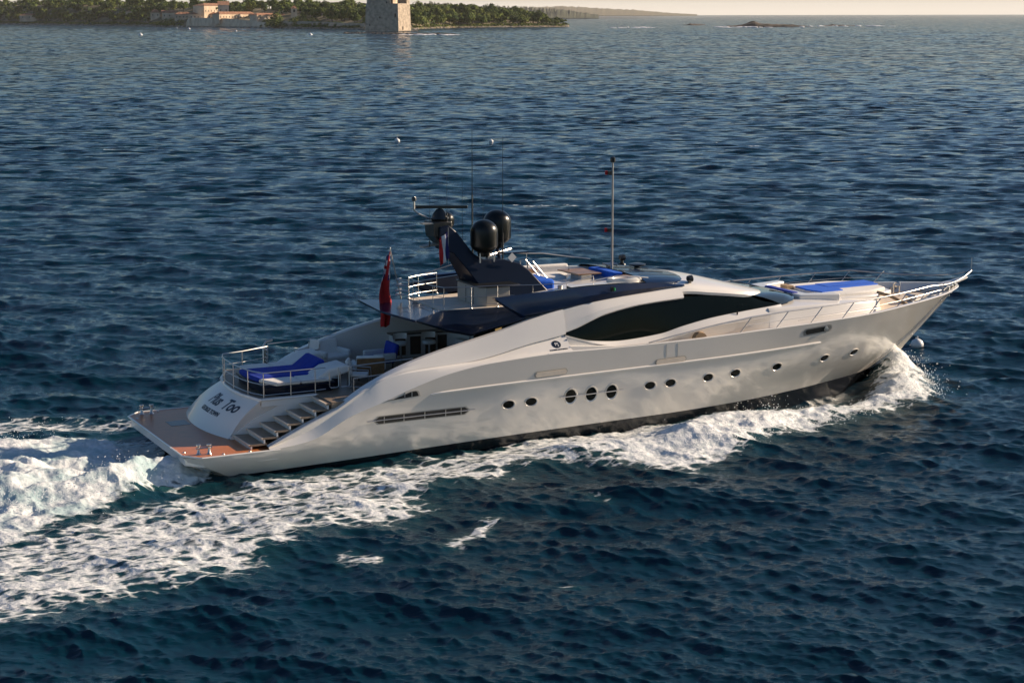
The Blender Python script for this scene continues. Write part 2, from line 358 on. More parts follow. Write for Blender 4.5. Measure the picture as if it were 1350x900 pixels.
L(vmath('NORMALIZE', vmath('ADD', bp.outputs[0], tilt)), b.inputs['Normal'])
af = N('ShaderNodeAttribute'); af.attribute_name = 'foam'; ac = N('ShaderNodeAttribute'); ac.attribute_name = 'churn'
rot = N('ShaderNodeMapping'); rot.inputs['Rotation'].default_value = (0, 0, -HEAD); L(geo.outputs['Position'], rot.inputs[0])
st = N('ShaderNodeMapping'); st.inputs['Scale'].default_value = (.62, 1.15, 1); L(rot.outputs[0], st.inputs[0])
f1 = N('ShaderNodeTexNoise'); f1.inputs['Scale'].default_value = 1.15; f1.inputs['Detail'].default_value = 7; f1.inputs['Roughness'].default_value = .6; f1.inputs['Distortion'].default_value = .9; L(st.outputs[0], f1.inputs['Vector'])
wn = N('ShaderNodeTexNoise'); wn.inputs['Scale'].default_value = 2.2; wn.inputs['Detail'].default_value = 3; L(st.outputs[0], wn.inputs['Vector'])
wa = N('ShaderNodeMixRGB'); wa.blend_type = 'ADD'; wa.inputs[0].default_value = .55; L(st.outputs[0], wa.inputs[1]); L(wn.outputs['Color'], wa.inputs[2])
vo = N('ShaderNodeTexVoronoi'); vo.feature = 'DISTANCE_TO_EDGE'; vo.inputs['Scale'].default_value = 1.9; L(wa.outputs[0], vo.inputs['Vector'])
vr = N('ShaderNodeMapRange'); vr.inputs['From Min'].default_value = 0; vr.inputs['From Max'].default_value = .28; vr.inputs['To Min'].default_value = .34; vr.inputs['To Max'].default_value = -.12; L(vo.outputs['Distance'], vr.inputs['Value'])
def math_(op, a, b_=None, c_=None):
    n = N('ShaderNodeMath'); n.operation = op
    for i, x in enumerate((a, b_, c_)):
        if x is None: continue
        if isinstance(x, (int, float)): n.inputs[i].default_value = x
        else: L(x, n.inputs[i])
    return n.outputs[0]
cover = math_('ADD', math_('MULTIPLY', math_('SUBTRACT', f1.outputs['Fac'], .5), 1.9), vr.outputs[0])   # -.. to ..
sumv = math_('ADD', cover, math_('SUBTRACT', math_('MULTIPLY', af.outputs['Fac'], 1.5), .95))
gate = math_('GREATER_THAN', af.outputs['Fac'], .04)
ss = N('ShaderNodeMapRange'); ss.interpolation_type = 'SMOOTHSTEP'; ss.inputs['From Min'].default_value = -.08; ss.inputs['From Max'].default_value = .30; L(sumv, ss.inputs['Value'])
mask = math_('MULTIPLY', ss.outputs[0], gate)
fb = N('ShaderNodeBsdfPrincipled'); fb.inputs['Roughness'].default_value = .75; fb.inputs['Specular IOR Level'].default_value = .25
fc = N('ShaderNodeTexNoise'); fc.inputs['Scale'].default_value = 5; fc.inputs['Detail'].default_value = 6; L(geo.outputs['Position'], fc.inputs['Vector'])
fr = N('ShaderNodeValToRGB'); fr.color_ramp.elements[0].position = .3; fr.color_ramp.elements[0].color = (.50, .56, .57, 1); fr.color_ramp.elements[1].position = .62; fr.color_ramp.elements[1].color = (.84, .85, .84, 1); L(fc.outputs['Fac'], fr.inputs[0])
aer = N('ShaderNodeMix'); aer.data_type = 'RGBA'; aer.inputs['B'].default_value = (.36, .52, .54, 1)
an = N('ShaderNodeTexNoise'); an.inputs['Scale'].default_value = .9; an.inputs['Detail'].default_value = 5; L(geo.outputs['Position'], an.inputs['Vector'])
ar = N('ShaderNodeMapRange'); ar.inputs['From Min'].default_value = .40; ar.inputs['From Max'].default_value = .62; L(an.outputs['Fac'], ar.inputs['Value'])
L(math_('MULTIPLY', math_('MULTIPLY', ar.outputs[0], ac.outputs['Fac']), .8), aer.inputs['Factor']); L(fr.outputs[0], aer.inputs['A']); L(aer.outputs['Result'], fb.inputs['Base Color'])
fbp = N('ShaderNodeBump'); fbp.inputs['Distance'].default_value = .07; fbp.inputs['Strength'].default_value = .7
L(math_('ADD', fc.outputs['Fac'], math_('MULTIPLY', sumv, .5)), fbp.inputs['Height']); L(fbp.outputs[0], fb.inputs['Normal'])
# water among foam is paler with bubbles
wc = N('ShaderNodeMix'); wc.data_type = 'RGBA'; wc.inputs['A'].default_value = (0.0010, 0.023, 0.039, 1); wc.inputs['B'].default_value = (.012, .055, .06, 1)
L(math_('MINIMUM', af.outputs['Fac'], 1.0), wc.inputs['Factor']); L(wc.outputs['Result'], b.inputs['Base Color'])
ms = N('ShaderNodeMixShader'); L(mask, ms.inputs[0]); L(b.outputs[0], ms.inputs[1]); L(fb.outputs[0], ms.inputs[2])
L(ms.outputs[0], t.nodes['Material Output'].inputs['Surface'])
sea.data.materials.append(m)
#ENDSEA

# ================================================================== the yacht
YG = empty('motor_yacht', BO, HEAD)
tag(YG, 'long pale motor yacht with navy flybridge and mast speeding to the right through white wake', 'yacht')
def P(mb, name, m_, **k): return mb.build(name, m_, YG, **k)

B3 = cr([.5, 10, 20, 24, 26.5, 28.5, 31.2, 33.1, 34.3, 35.0, 35.44], [3.95, 3.95, 3.9, 3.8, 3.66, 3.42, 2.75, 1.98, 1.2, .62, .02])
Z3 = cr([.5, 2.83, 4.21, 5.76, 7.11, 7.68, 9.7, 11.18, 14.23, 15.8, 19, 22.5, 26.15, 28.2, 30.5, 33, 35.44], [.86, .93, 1.07, 1.77, 2.2, 2.41, 2.95, 3.14, 3.27, 3.25, 3.26, 3.35, 3.45, 3.52, 3.65, 3.74, 3.78])
Z2 = cr([.5, 3, 4.2, 5.2, 6, 7, 8, 8.66, 12.7, 17.4, 22.5, 25.6, 30, 34.6], [.62, .70, .85, 1.15, 1.45, 1.80, 2.10, 2.25, 2.36, 2.43, 2.52, 2.6, 2.82, 3.0])
B2 = cr([.5, 10, 20, 24, 26.5, 28.5, 30.5, 32.5, 34, 34.65], [3.88, 3.93, 3.86, 3.66, 3.40, 3.05, 2.48, 1.65, .8, .3])
Z1 = cr([.5, 1.5, 4.8, 8.8, 13, 17.8, 21.2, 24.9, 28, 30, 31.9], [.08, .08, .15, .28, .39, .46, .50, .56, .60, .60, .55])
B1 = cr([.5, 10, 18, 22, 25, 28, 30, 31.85], [3.5, 3.6, 3.5, 3.15, 2.55, 1.62, .78, .02])
stem_x = cr([-.9, -.5, 0, .38, 1.48, 2.5, 3.0, 3.78], [28.5, 30.0, 30.9, 31.6, 33.0, 34.1, 34.62, 35.44])
def lev(j, x):
    """level 0 keel,1 underwater,2 boot line,3 low mid,4 upper mid,5 strake,6 band mid,7 top"""
    z1, z2, z3 = float(Z1(x)), float(Z2(x)), float(Z3(x)); b1, b2, b3 = float(B1(x)), float(B2(x)), float(B3(x))
    if j == 0: return 0.03, -.85
    if j == 1: return b1 * .93, -.35
    if j == 2: return b1, z1
    if j in (3, 4):
        f = .36 if j == 3 else .7
        bl = b1 + (b2 - b1) * (f ** .8); return bl, z1 + (z2 - z1) * f
    if j == 5: return b2, z2
    if j == 6: return b2 + (b3 - b2) * .52, z2 + (z3 - z2) * .5
    return b3, z3
ENDX = [29.0, 30.2, 31.85, 32.75, 33.7, 34.65, 35.05, 35.44]
XA = [1.9, 1.75, 1.5, 1.15, .8, .62, .55, .5]
def hull_grid():
    ts = np.concatenate([np.linspace(.5, 26, 90), np.linspace(26, 35.44, 46)[1:]])
    G = []
    for t_ in ts:
        row = []
        for j in range(8):
            x = t_
            if t_ < 5: x = XA[j] + (t_ - .5) / 4.5 * (5 - XA[j])
            if t_ > 20: x = 20 + (t_ - 20) / 15.44 * (ENDX[j] - 20)
            b_, z_ = lev(j, x); b_ = b_ if j == 7 else max(.015, b_ * min(1, max(0, (ENDX[j] - x) / 2.2)) ** .55); row.append((x, -b_, z_))
        G.append(row)
    return G
HG = hull_grid()
def hull_half(x, z):
    """half beam of the hull side at (x, z), and outward slope"""
    best = None
    tab = []
    for j in range(2, 8):
        pts = [(r_[j][0], -r_[j][1], r_[j][2]) for r_ in HG]
        xs = [p[0] for p in pts]
        tab.append((float(np.interp(x, xs, [p[2] for p in pts])), float(np.interp(x, xs, [p[1] for p in pts]))))
    return float(np.interp(z, [q[0] for q in tab], [q[1] for q in tab]))
mb = MB()
for sgn in (1, -1):
    G = [[(x, sgn * y, z) for x, y, z in r_] for r_ in HG]
    mb.grid([r_[2:] for r_ in G], 0); mb.grid([r_[:3] for r_ in G], 1)
    # chamfered stern corner
    ring0 = [(max(x - .5, 0) if z > .8 else x - .42, y * .87, z) for x, y, z in G[0]]
    mb.grid([ring0[2:], G[0][2:]], 0); mb.grid([ring0[:3], G[0][:3]], 1)
    if sgn == 1: ra = ring0
    else:
        mb.grid([ra[2:], ring0[2:]], 0); mb.grid([ra[:3], ring0[:3]], 1)
# sheer cap and inner bulwark
for sgn in (1, -1):
    rows = []
    for r_ in HG:
        x, y, z = r_[7]
        if x < 13.2: continue
        yi = min(-.01, y + .16); yj = min(-.01, y + .2)
        xi = x - .25 * max(0, x - 24) / 10; yj = min(-.01, -(hull_half(xi, z - .38) - .06)); rows.append([(x, sgn * y, z), (x - .02, sgn * (y + .02), z + .025), (x - .04, sgn * (yi - .0), z + .025), (x - .05, sgn * yi, z - .02), (xi, sgn * max(yj, yi - .0) if x < 24 else sgn * yj, z - .38)])
    mb.grid(rows, 2)
hull = P(mb, 'hull', [M['hull'], M['boot'], M['white']], smooth=28)
# strake
mb = MB()
for sgn in (1, -1):
    rows = []
    for x in np.linspace(8.75, 25.7, 80):
        b_ = hull_half(x, float(Z2(x))); z = float(Z2(x)); k = min(1, (x - 8.75) / .5, (25.7 - x) / .25 + .1)
        rows.append([(x, -sgn * (b_ - .02), z - .05), (x, -sgn * (b_ + .055 * k), z - .028), (x, -sgn * (b_ + .06 * k), z + .012), (x, -sgn * (b_ - .02), z + .045)])
    mb.grid(rows)
P(mb, 'rubbing_strake', M['white'], smooth=50)

# side and foredecks
def foredeck_z(x): return float(Z3(x)) - .36
rows = []
for x in list(np.linspace(13.5, 34.7, 60)):
    z = foredeck_z(x); b_ = max(.02, min(float(B3(x)) - .17, hull_half(x, z) - .05))
    rows.append([(x, -b_ + 2 * b_ * k / 8, z + .05 * (1 - (2 * k / 8 - 1) ** 2)) for k in range(9)])
P(MB().grid(rows), 'foredeck', M['cream'])

# stern platform
plat = [(.03, -3.36), (.52, -3.88), (3.0, -3.9), (3.6, -3.85), (3.6, 3.85), (3.0, 3.9), (.52, 3.88), (.03, 3.36)]
P(MB().slab(plat, .865, .905), 'swim_platform', M['teakp'], bevel=.01)
P(MB().slab([(x + (.06 if x < 1 else 0), y * .985) for x, y in plat], .55, .86), 'platform_underbody', M['white'], bevel=.02)
mb = MB()
mb.tube([(x, y, .90) for x, y in [(3.2, -3.93), (.5, -3.93), (.01, -3.38), (.01, 3.38), (.5, 3.93), (3.2, 3.93)]], .035, 6)
P(mb, 'platform_edge_trim', M['white'])
P(MB().slab([(.95, 1.9), (.95, 1.1), (1.65, 1.1), (1.65, 1.9)], .905, .912), 'platform_hatch', M['darkwood'])
for (cx, cy) in ((.72, -3.42), (.72, 3.5)):
    mb = MB()
    for d in (-.13, .13):
        mb.lathe([(.0, 0), (.09, 0), (.075, .03), (.05, .06), (.045, .26), (.085, .30), (.085, .34), (0, .36)], (cx + d * 1.3, cy - d * .3, .905), 12)
    mb.tube([(cx - .28, cy, 1.12), (cx + .28, cy, 1.12)], .035)
    P(mb, 'mooring_bollard', M['chrome'], smooth=40)
for x, y in ((1.3, -3.7), (2.2, -3.75), (1.2, 3.72), (2.4, 3.7), (.2, -2.9), (.2, 2.9)):
    P(MB().lathe([(0, 0), (.05, 0), (.04, .025), (0, .03)], (x, y, .905), 10), 'deck_fitting', M['chrome'])

# aft superstructure: curved name panel, aft deck, stairs
rows = []
yb = [3.3, 2.4, 1.4, .4, -.6, -1.72]
for f in np.linspace(0, 1, 12):
    row = []
    for k, y in enumerate(np.linspace(0, 1, 14)):
        Y = 3.25 + (-1.72 - 3.25) * y; Yt = 2.1 + (-2.1 - 2.1) * y
        xb = 1.72 + .42 * ((2 * y - 1) ** 2) + .0; xt = 2.88 + .28 * ((2 * y - 1) ** 2)
        bul = math.sin(math.pi * f) * -.13
        row.append((xb + (xt - xb) * f + bul * .6, Y + (Yt - Y) * f, .905 + (2.2 - .905) * f + bul * -.6))
    rows.append(row)
namep = P(MB().grid(rows), 'transom_panel', M['white'])
def panel_pt(f, y):   # y 0 port .. 1 starboard
    i = f * 11; j = y * 13; a = int(min(i, 10)); c = int(min(j, 12)); fi = i - a; fj = j - c
    g = lambda p, q: Vector(rows_panel[p][q])
    return g(a, c) * (1 - fi) * (1 - fj) + g(a + 1, c) * fi * (1 - fj) + g(a, c + 1) * (1 - fi) * fj + g(a + 1, c + 1) * fi * fj
rows_panel = rows
# aft deck slab
dk = [(2.92, .9), (2.86, 0), (2.92, -.9), (3.2, -2.12), (5.2, -2.12), (5.2, -3.6), (13.2, -3.6), (13.2, 3.6), (3.7, 3.6), (3.15, 2.1)]
mb = MB().slab(dk, 2.05, 2.25)
P(mb, 'aft_deck', M['teakd'], bevel=.01)
P(MB().tube([(x - .02, y, 2.24) for x, y in [(3.7, 3.3), (3.15, 2.12), (2.92, .9), (2.86, 0), (2.92, -.9), (3.2, -2.14), (5.2, -2.14)]], .05, 6), 'deck_edge_lip', M['white'])
# body under the deck
P(MB().slab([(3.05, -1.72), (4.2, -1.74), (13, -1.74), (13, 3.6), (4.2, 3.6), (3.15, 2.4)], .9, 2.04), 'transom_body', M['white'])
stair = MB()
stair.grid([[(x, -1.70 - .42 * k, .905), (x, -1.70 - .42 * k, z), (x + .02, -1.80 - .36 * k, z + .01), (x + .02, -1.82 - .36 * k, .905)] for x, z, k in ((2.12, .93, 0), (2.6, 1.3, .25), (3.1, 1.62, .5), (3.7, 1.95, .8), (4.2, 2.22, 1), (5.25, 2.26, 1))])
edge = [rows_panel[i][-1] for i in range(12)]; ck = [(2.12, -1.70, .93), (2.35, -1.74, 1.1), (2.6, -1.80, 1.3), (2.85, -1.86, 1.46), (3.1, -1.91, 1.62), (3.4, -1.97, 1.79), (3.7, -2.03, 1.95), (3.85, -2.06, 2.04), (4.0, -2.09, 2.12), (4.2, -2.12, 2.22), (4.2, -2.12, 2.23), (4.2, -2.12, 2.24)]
stair.grid([[e_, c_] for e_, c_ in zip(edge, ck)]); stair.slab([(3.2, -2.13), (4.2, -2.14), (5.2, -2.14), (5.2, -1.9), (3.2, -1.9)], 2.0, 2.262)
P(stair, 'stair_cheek', M['white'])
for i in range(7):
    x = 2.25 + i * .46; z = 1.07 + i * .19
    yi = -1.80 - .04 * i
    mb = MB().slab([(x, yi), (x, -3.55), (x + .62, -3.55), (x + .62, yi)], z - .06, z)
    s_ = P(mb, 'stair_tread', M['teakd'])
    n_ = MB().box((x + .01, (yi - 3.55) / 2, z - .02), (.05, abs(-3.55 - yi), .055)).build('tread_nosing', M['cream'], s_)
    MB().slab([(x + .05, yi), (x + .05, -3.55), (x + .10, -3.55), (x + .10, yi)], z - .25, z - .05).build('riser', M['white'], s_)

# side fairings (the great arches)
zS = Z3
zU = cr([2.83, 4.15, 5.27, 6.41, 7.8, 9.22, 10.68, 11.79, 13.04, 14.32, 16.31, 18.38, 19.69], [1.0, 1.57, 2.02, 2.66, 3.22, 3.60, 3.90, 4.13, 4.44, 4.68, 4.89, 5.01, 5.08])
yU = cr([2.83, 8, 15, 20], [3.78, 3.5, 3.1, 2.65])
zT = cr([2.83, 4.2, 5.3, 6.4, 6.9, 8.05, 9.9, 11.3, 12.2, 14.4], [.97, 1.35, 1.9, 2.5, 2.82, 3.04, 3.12, 3.20, 3.27, 3.36])
zV = cr([2.83, 6.4, 8, 10.47, 12.95, 14.38, 16.19, 17.89, 19.69], [.985, 2.58, 3.1, 3.20, 3.62, 3.83, 4.40, 4.62, 4.69])
yV = cr([2.83, 8, 15, 20], [3.84, 3.68, 3.30, 2.9])
def fairing(sgn):
    mb = MB(); rows = []
    for x in np.linspace(2.83, 14.4, 70):
        x = float(x); S_ = (x, float(B3(x)), float(zS(x))); T_ = (x, 3.76 - .0 * x, float(zT(x)))
        v = (x, float(yV(x)), max(float(zV(x)), T_[2] + .02)); u = (x, float(yU(x)), float(zU(x)))
        v = (x, v[1], min(v[2], u[2] - .03)) if u[2] - .03 > T_[2] + .015 else (x, v[1], (T_[2] + u[2]) / 2)
        k = min(1, max(0, (x - 10.0) / 2)); vl = (x, v[1] - .05 * k, v[2] - .05 * k)
        row = [S_, (x, (S_[1] * .35 + T_[1] * .65) + .03, S_[2] * .5 + T_[2] * .5 + .02), T_, (x, (T_[1] + vl[1]) / 2, (T_[2] + vl[2]) / 2), vl, (x, v[1] + .02, v[2] + .0),
               (x, (v[1] + u[1]) / 2 + .04, (v[2] + u[2]) / 2 + .02), u, (x, u[1] - .16, u[2] + .02), (x, u[1] - .26, u[2] - .04), (x, min(u[1] - .28, 3.5), min(2.2, u[2] - .06))]
        rows.append([(a, -sgn * b_, c) for a, b_, c in row])
    mb.grid(rows)
    # forward arch band over the side windows
    rows = []
    for x in np.linspace(14.3, 19.69, 40):
        x = float(x); kb = .07 * (1 - min(1, (x - 14.3) / 1.3)); v = (x, float(yV(x)) - kb, float(zV(x))); u = (x, float(yU(x)) - kb, float(zU(x)) - kb * .3)
        row = [(x, v[1] - .25, v[2] + .02), (x, v[1] - .03, v[2] - .02), (x, v[1] + .02, v[2] + .03), (x, v[1] * .6 + u[1] * .4 + .06, v[2] * .6 + u[2] * .4), (x, v[1] * .5 + u[1] * .5 + .015, v[2] * .5 + u[2] * .5 + .03), u, (x, u[1] - .16, u[2] + .02), (x, u[1] - .5, u[2] - .04)]
        rows.append([(a, -sgn * b_, c) for a, b_, c in row])
    mb.grid(rows)
    mb.add(rows[-1], [tuple(range(len(rows[-1])))]); mb.add(rows[0], [tuple(range(len(rows[0])))])
    # triangular end of the lower panel beside the window tip
    tri = [(14.38, 3.36), (14.38, 3.66), (14.9, 3.5), (15.5, 3.34), (16.3, 3.2), (16.3, 3.1), (14.38, 3.1)]
    mb.side([(x, z) for x, z in tri], -sgn * 3.50, -sgn * 3.42)
    mb.side([(14.38, 3.1), (14.38, 3.42), (16.6, 3.24), (16.6, 3.1)], -sgn * 3.74, -sgn * 3.5)
    return P(mb, 'side_fairing', M['white'], smooth=24)
fair_s = fairing(1); fairing(-1)

# deckhouse with the long side windows
xw = np.linspace(14.37, 24.35, 60)
wbz = cr([14.37, 15.5, 16.8, 18.5, 19.6, 21, 22.6, 24, 24.4], [3.78, 3.47, 3.36, 3.45, 3.66, 3.86, 3.98, 4.06, 4.08])
wby = cr([14.37, 15.5, 16.8, 18.5, 19.6, 21, 22.6, 24, 24.4], [3.36, 3.32, 3.24, 3.14, 3.08, 2.98, 2.85, 2.72, 2.62])
wtz = cr([14.37, 16.2, 17.9, 19.6, 21.2, 22.9, 23.5, 24.4], [3.86, 4.44, 4.66, 4.69, 4.62, 4.52, 4.38, 4.10])
wty = cr([14.37, 16.2, 17.9, 19.6, 21.2, 22.9, 23.5, 24.4], [3.28, 3.12, 3.0, 2.84, 2.65, 2.42, 2.37, 2.56])
for sgn in (1, -1):
    rows = []; g = []
    for x in xw:
        x = float(x); by, bz, ty, tz = float(wby(x)), float(wbz(x)), float(wty(x)), float(wtz(x))
        led = min(1, max(0, (x - 15.2) / 2)) * .2; k_ = min(1, max(0, (x - 21.5) / 2.2))
        bz_l = bz - .05 - led * .85
        rows.append([(x, -sgn * (by - .02 + .3 * k_), foredeck_z(x)), (x, -sgn * (by + led * (.5 + .65 * k_)), foredeck_z(x) + .1), (x, -sgn * (by + led + .0), bz_l - .06 * min(1, led * 5)), (x, -sgn * (by + led + .01), bz_l), (x, -sgn * (by + .015), bz), (x, -sgn * (by - .03), bz + .005)])
        g.append([(x, -sgn * (by - .02), bz - .01), (x, -sgn * ((by + ty) / 2 + .01), (bz + tz) / 2), (x, -sgn * (ty - .02), tz + .03)])
    # trunk cabin side continues forward round the foredeck
    P(MB().grid(rows), 'deckhouse_side', M['white'], smooth=32)
    P(MB().grid(g), 'side_window', M['glass'])
# windscreen wrapping round the front
brow = [(22.9, 2.42, 4.55), (23.55, 2.12, 4.50), (24.1, 1.5, 4.44), (24.4, .8, 4.40), (24.5, 0, 4.38)]
base = [(24.4, 2.62, 4.07), (25.15, 2.3, 4.12), (25.75, 1.6, 4.15), (26.05, .8, 4.16), (26.15, 0, 4.16)]
br = brow + [(x, -y, z) for x, y, z in brow[-2::-1]]; ba = base + [(x, -y, z) for x, y, z in base[-2::-1]]
P(MB().grid([[Vector(a) * (1 - k) + Vector(b_) * k + Vector((0, 0, .06 * math.sin(k * math.pi))) for k in (0, .25, .5, .75, 1)] for a, b_ in zip(br, ba)]), 'windscreen', M['screen'])
for y in (-1.5, -.1, 1.3):
    P(MB().tube([(25.95 - abs(y) * .15, y, 4.2), (24.9, y + .45, 4.40)], .018, 5), 'wiper', M['black'])
# roof
rows = []
zc = cr([13.0, 16, 19.7, 21.3, 22.55, 23.5, 24.55], [4.95, 5.2, 5.36, 5.20, 4.92, 4.68, 4.42])
ye = cr([13.0, 15, 19.7, 21.2, 22.9, 23.6, 24.15, 24.45, 24.55], [2.6, 2.9, 2.72, 2.62, 2.44, 2.14, 1.5, .8, .05])
ze = cr([13.0, 16.3, 19.69, 21.2, 22.9, 24.55], [4.35, 4.84, 5.02, 4.86, 4.63, 4.41])
for x in list(np.linspace(13.0, 22.9, 44)) + [23.3, 23.6, 23.9, 24.15, 24.35, 24.45, 24.55]:
    x = float(x); e = float(ye(x)); a = float(ze(x)); c = max(float(zc(x)), a)
    rows.append([(x, -e * math.sin(t_), a + (c - a) * (math.cos(t_))) for t_ in np.linspace(-math.pi / 2, math.pi / 2, 17)])
mb = MB().grid(rows)
for sgn in (1, -1):       # brow lip above the glass
    rr = []
    for x in np.linspace(19.6, 24.55, 34):
        x = float(x); e = float(ye(x)); a = float(ze(x))
        rr.append([(x, -sgn * e, a), (x + .02, -sgn * (e + .05), a - .10), (x, -sgn * (e + .03), a - .2), (x - .05, -sgn * max(0, e - .1), a - .22 if x < 22 else a - .12)])
    mb.grid(rr)
P(mb, 'deckhouse_roof', M['white'], smooth=35)

# trunk cabin / raised foredeck
ty_ = cr([23.8, 25, 26.5, 28, 29.2, 30.0, 30.4], [2.95, 2.85, 2.72, 2.5, 2.15, 1.6, .9])
tz_ = cr([23.8, 26, 28, 30.4], [4.02, 3.98, 3.88, 3.72])
rows = []
for x in list(np.linspace(23.6, 30.4, 40)):
    x = float(x); e = float(ty_(x)); z = float(tz_(x)); f_ = foredeck_z(x) - .02
    half = [(e + .12, f_), (e + .05, f_ + .12), (e, z - .13), (e - .05, z - .03), (e - .2, z)]
    cen = [(k * (e - .2) / 4, z + .1 * (1 - (k / 4.) ** 2)) for k in (3, 2, 1, 0)]
    h = half + cen
    rows.append([(x, -a, b_) for a, b_ in h] + [(x, a, b_) for a, b_ in h[-2::-1]])
mb = MB().grid(rows); mb.add(rows[-1], [tuple(range(len(rows[-1])))]); mb.add(rows[0], [tuple(range(len(rows[0])))])
P(mb, 'trunk_cabin', M['white'], smooth=35)
# cushion bench behind the sunpad, sunpad and its surround
def soft(name, m_, poly, z0, z1, bev=.06, parent=None):
    mb = MB().slab(poly, z0, z1); return mb.build(name, m_, parent or YG, bevel=bev, seg=3, smooth=60)
soft('bench_moulding', M['white'], [(25.9, 1.75), (25.75, 0), (25.9, -1.75), (27.6, -2.15), (27.6, -1.7), (26.5, -1.35), (26.4, 1.35), (27.6, 1.7), (27.6, 2.15)], 3.9, 4.2)
soft('bench_cushion', M['bluen'], [(26.0, .85), (25.9, -1.2), (26.2, -1.2), (26.3, .85)], 4.15, 4.24, .03)
soft('sunpad_surround', M['white'], [(27.3, 1.7), (27.1, 0), (27.3, -1.9), (29.6, -1.85), (31.0, -1.1), (31.2, 0), (31.0, 1.1), (29.6, 1.75)], 3.75, 3.98)
soft('seat_front', M['rope'], [(27.1, 1.3), (27.05, .75), (27.4, .75), (27.4, 1.3)], 4.0, 4.16, .02)
sp = soft('sunpad', M['cushion'], [(27.5, 1.5), (27.35, 0), (27.5, -1.55), (29.6, -1.5), (30.75, -1.0), (31.0, 0), (30.75, 1.0), (29.6, 1.5)], 3.95, 4.10)
soft('pad_cover', M['blue'], [(27.45, .75), (27.3, -.2), (27.5, -1.05), (28.6, -1.0), (28.75, -.45), (30.9, -.35), (31.05, .5), (28.7, .75)], 4.08, 4.135, .03, None)
soft('cover_fold', M['blue'], [(28.5, .8), (28.5, -.1), (31.0, .05), (31.0, .75)], 4.13, 4.15, .015)
mb = MB().tube([(29.9, -1.55, 4.0), (30.2, -2.0, 3.9), (30.6, -2.5, 3.62), (30.9, -2.4, 3.5)], .075, 8)
P(mb, 'rolled_canvas', M['rope'], smooth=60)

# portholes
def port(x, z, rx, rz, tilt=R(6)):
    e = hull_half(x, z); dzy = (hull_half(x, z + .15) - hull_half(x, z - .15)) / .3; dxy = (hull_half(x + .3, z) - hull_half(x - .3, z)) / .6
    N_ = Vector((-dxy, 1, -dzy)).normalized(); T_ = Vector((1, dxy, 0)).normalized()
    for sgn in (1, -1):
        n = Vector((N_.x, -sgn * N_.y, N_.z)); t_ = Vector((T_.x, -sgn * T_.y, 0)).normalized(); u = n.cross(t_); u = u if u.z > 0 else -u
        c = Vector((x, -sgn * e, z)); mb = MB(); rings = []
        for (k, d) in ((1.16, -.02), (1.15, .028), (1.09, .034), (1.0, .012), (.90, -.0)):
            rings.append([c + n * d + (t_ * math.cos(a) * rx + u * math.sin(a) * rz) * k for a in [2 * math.pi * i / 28 for i in range(28)]])
        mb.grid(rings, 0, True)
        fr_ = mb.build('porthole_frame', M['hull'], YG, smooth=50)
        g_ = MB(); ring = [c + n * .010 + (t_ * math.cos(a) * rx + u * math.sin(a) * rz) * .93 for a in [2 * math.pi * i / 28 for i in range(28)]]
        g_.add(ring, [tuple(range(28))]); g_.build('porthole_glass', M['glass'], fr_, smooth=0)
for x, z in ((11.83, 1.56), (12.74, 1.57), (17.74, 1.68), (18.64, 1.69), (20.34, 1.73), (21.62, 1.77), (23.67, 1.80), (26.2, 1.86), (27.95, 1.88)): port(x, z, .235, .15)
for x in (14.36, 15.22, 16.08): port(x, 1.61, .235, .275)
def hullstrip(name, x0, x1, zf, hh, m_, off=.012, taper=0, parent=None, n=24, sides=(1, -1)):
    for sgn in sides:
        rows = []
        for k in range(n + 1):
            x = x0 + (x1 - x0) * k / n; h = hh
            e = min((x - x0), (x1 - x)); 
            if taper: h = hh * (min(1, (x - x0) / taper)); e = x1 - x
            if e < hh: h *= math.sqrt(max(.02, 1 - (1 - e / hh) ** 2))
            zc_ = zf(x); row = []
            if taper: zt, zb = zc_ + hh - (hh - h) * 2, zc_ - h if False else zc_ - hh * .6
            else: zt, zb = zc_ + h, zc_ - h
            if zt < zb + .01: zt = zb + .01
            for z in (zb, (zb + zt) / 2, zt): row.append((x, -sgn * (hull_half(x, z) + off), z))
            rows.append([(rows_[0], rows_[1] + sgn * .03, rows_[2]) for rows_ in (row[0],)] + row + [(row[2][0], row[2][1] + sgn * .03, row[2][2])])
        o = MB().grid(rows).build(name, m_, parent or YG, smooth=40)
    return o
# bars across the round windows
def hullbar(name, x0, x1, zf, r_, m_, off=.05):
    for sgn in (1, -1):
        P(MB().tube([(x, -sgn * (hull_half(x, zf(x)) + off), zf(x)) for x in np.linspace(x0, x1, 14)], r_, 6), name, m_)
hullbar('window_bar', 13.9, 16.6, lambda x: 1.62 + (x - 15.2) * .01, .018, M['chrome'])
# engine room louvres
hullstrip('louvre_recess', 6.6, 10.3, lambda x: 1.515, .155, M['silver'], .008)
hullstrip('louvre_grille', 6.66, 10.24, lambda x: 1.515, .125, M['black'], .014)
hullbar('louvre_bar', 6.35, 10.5, lambda x: 1.515, .016, M['chrome'], .035)
for x in (7.0, 7.75, 8.55, 9.35, 9.95): P(MB().box((x, -(hull_half(x, 1.51) + .02), 1.515), (.03, .03, .25)), 'louvre_post', M['silver'])
hullstrip('air_intake_recess', 7.0, 8.35, lambda x: 2.28 + (x - 7.6) * .05, .14, M['silver'], .010, 1.0, sides=(1, -1))
hullstrip('air_intake', 7.1, 8.28, lambda x: 2.28 + (x - 7.6) * .05, .11, M['black'], .016, .9, sides=(1, -1))
for x in (7.75, 8.02): P(MB().box((x, -(hull_half(x, 2.3) + .02), 2.33), (.03, .03, .16)), 'intake_post', M['chrome'])
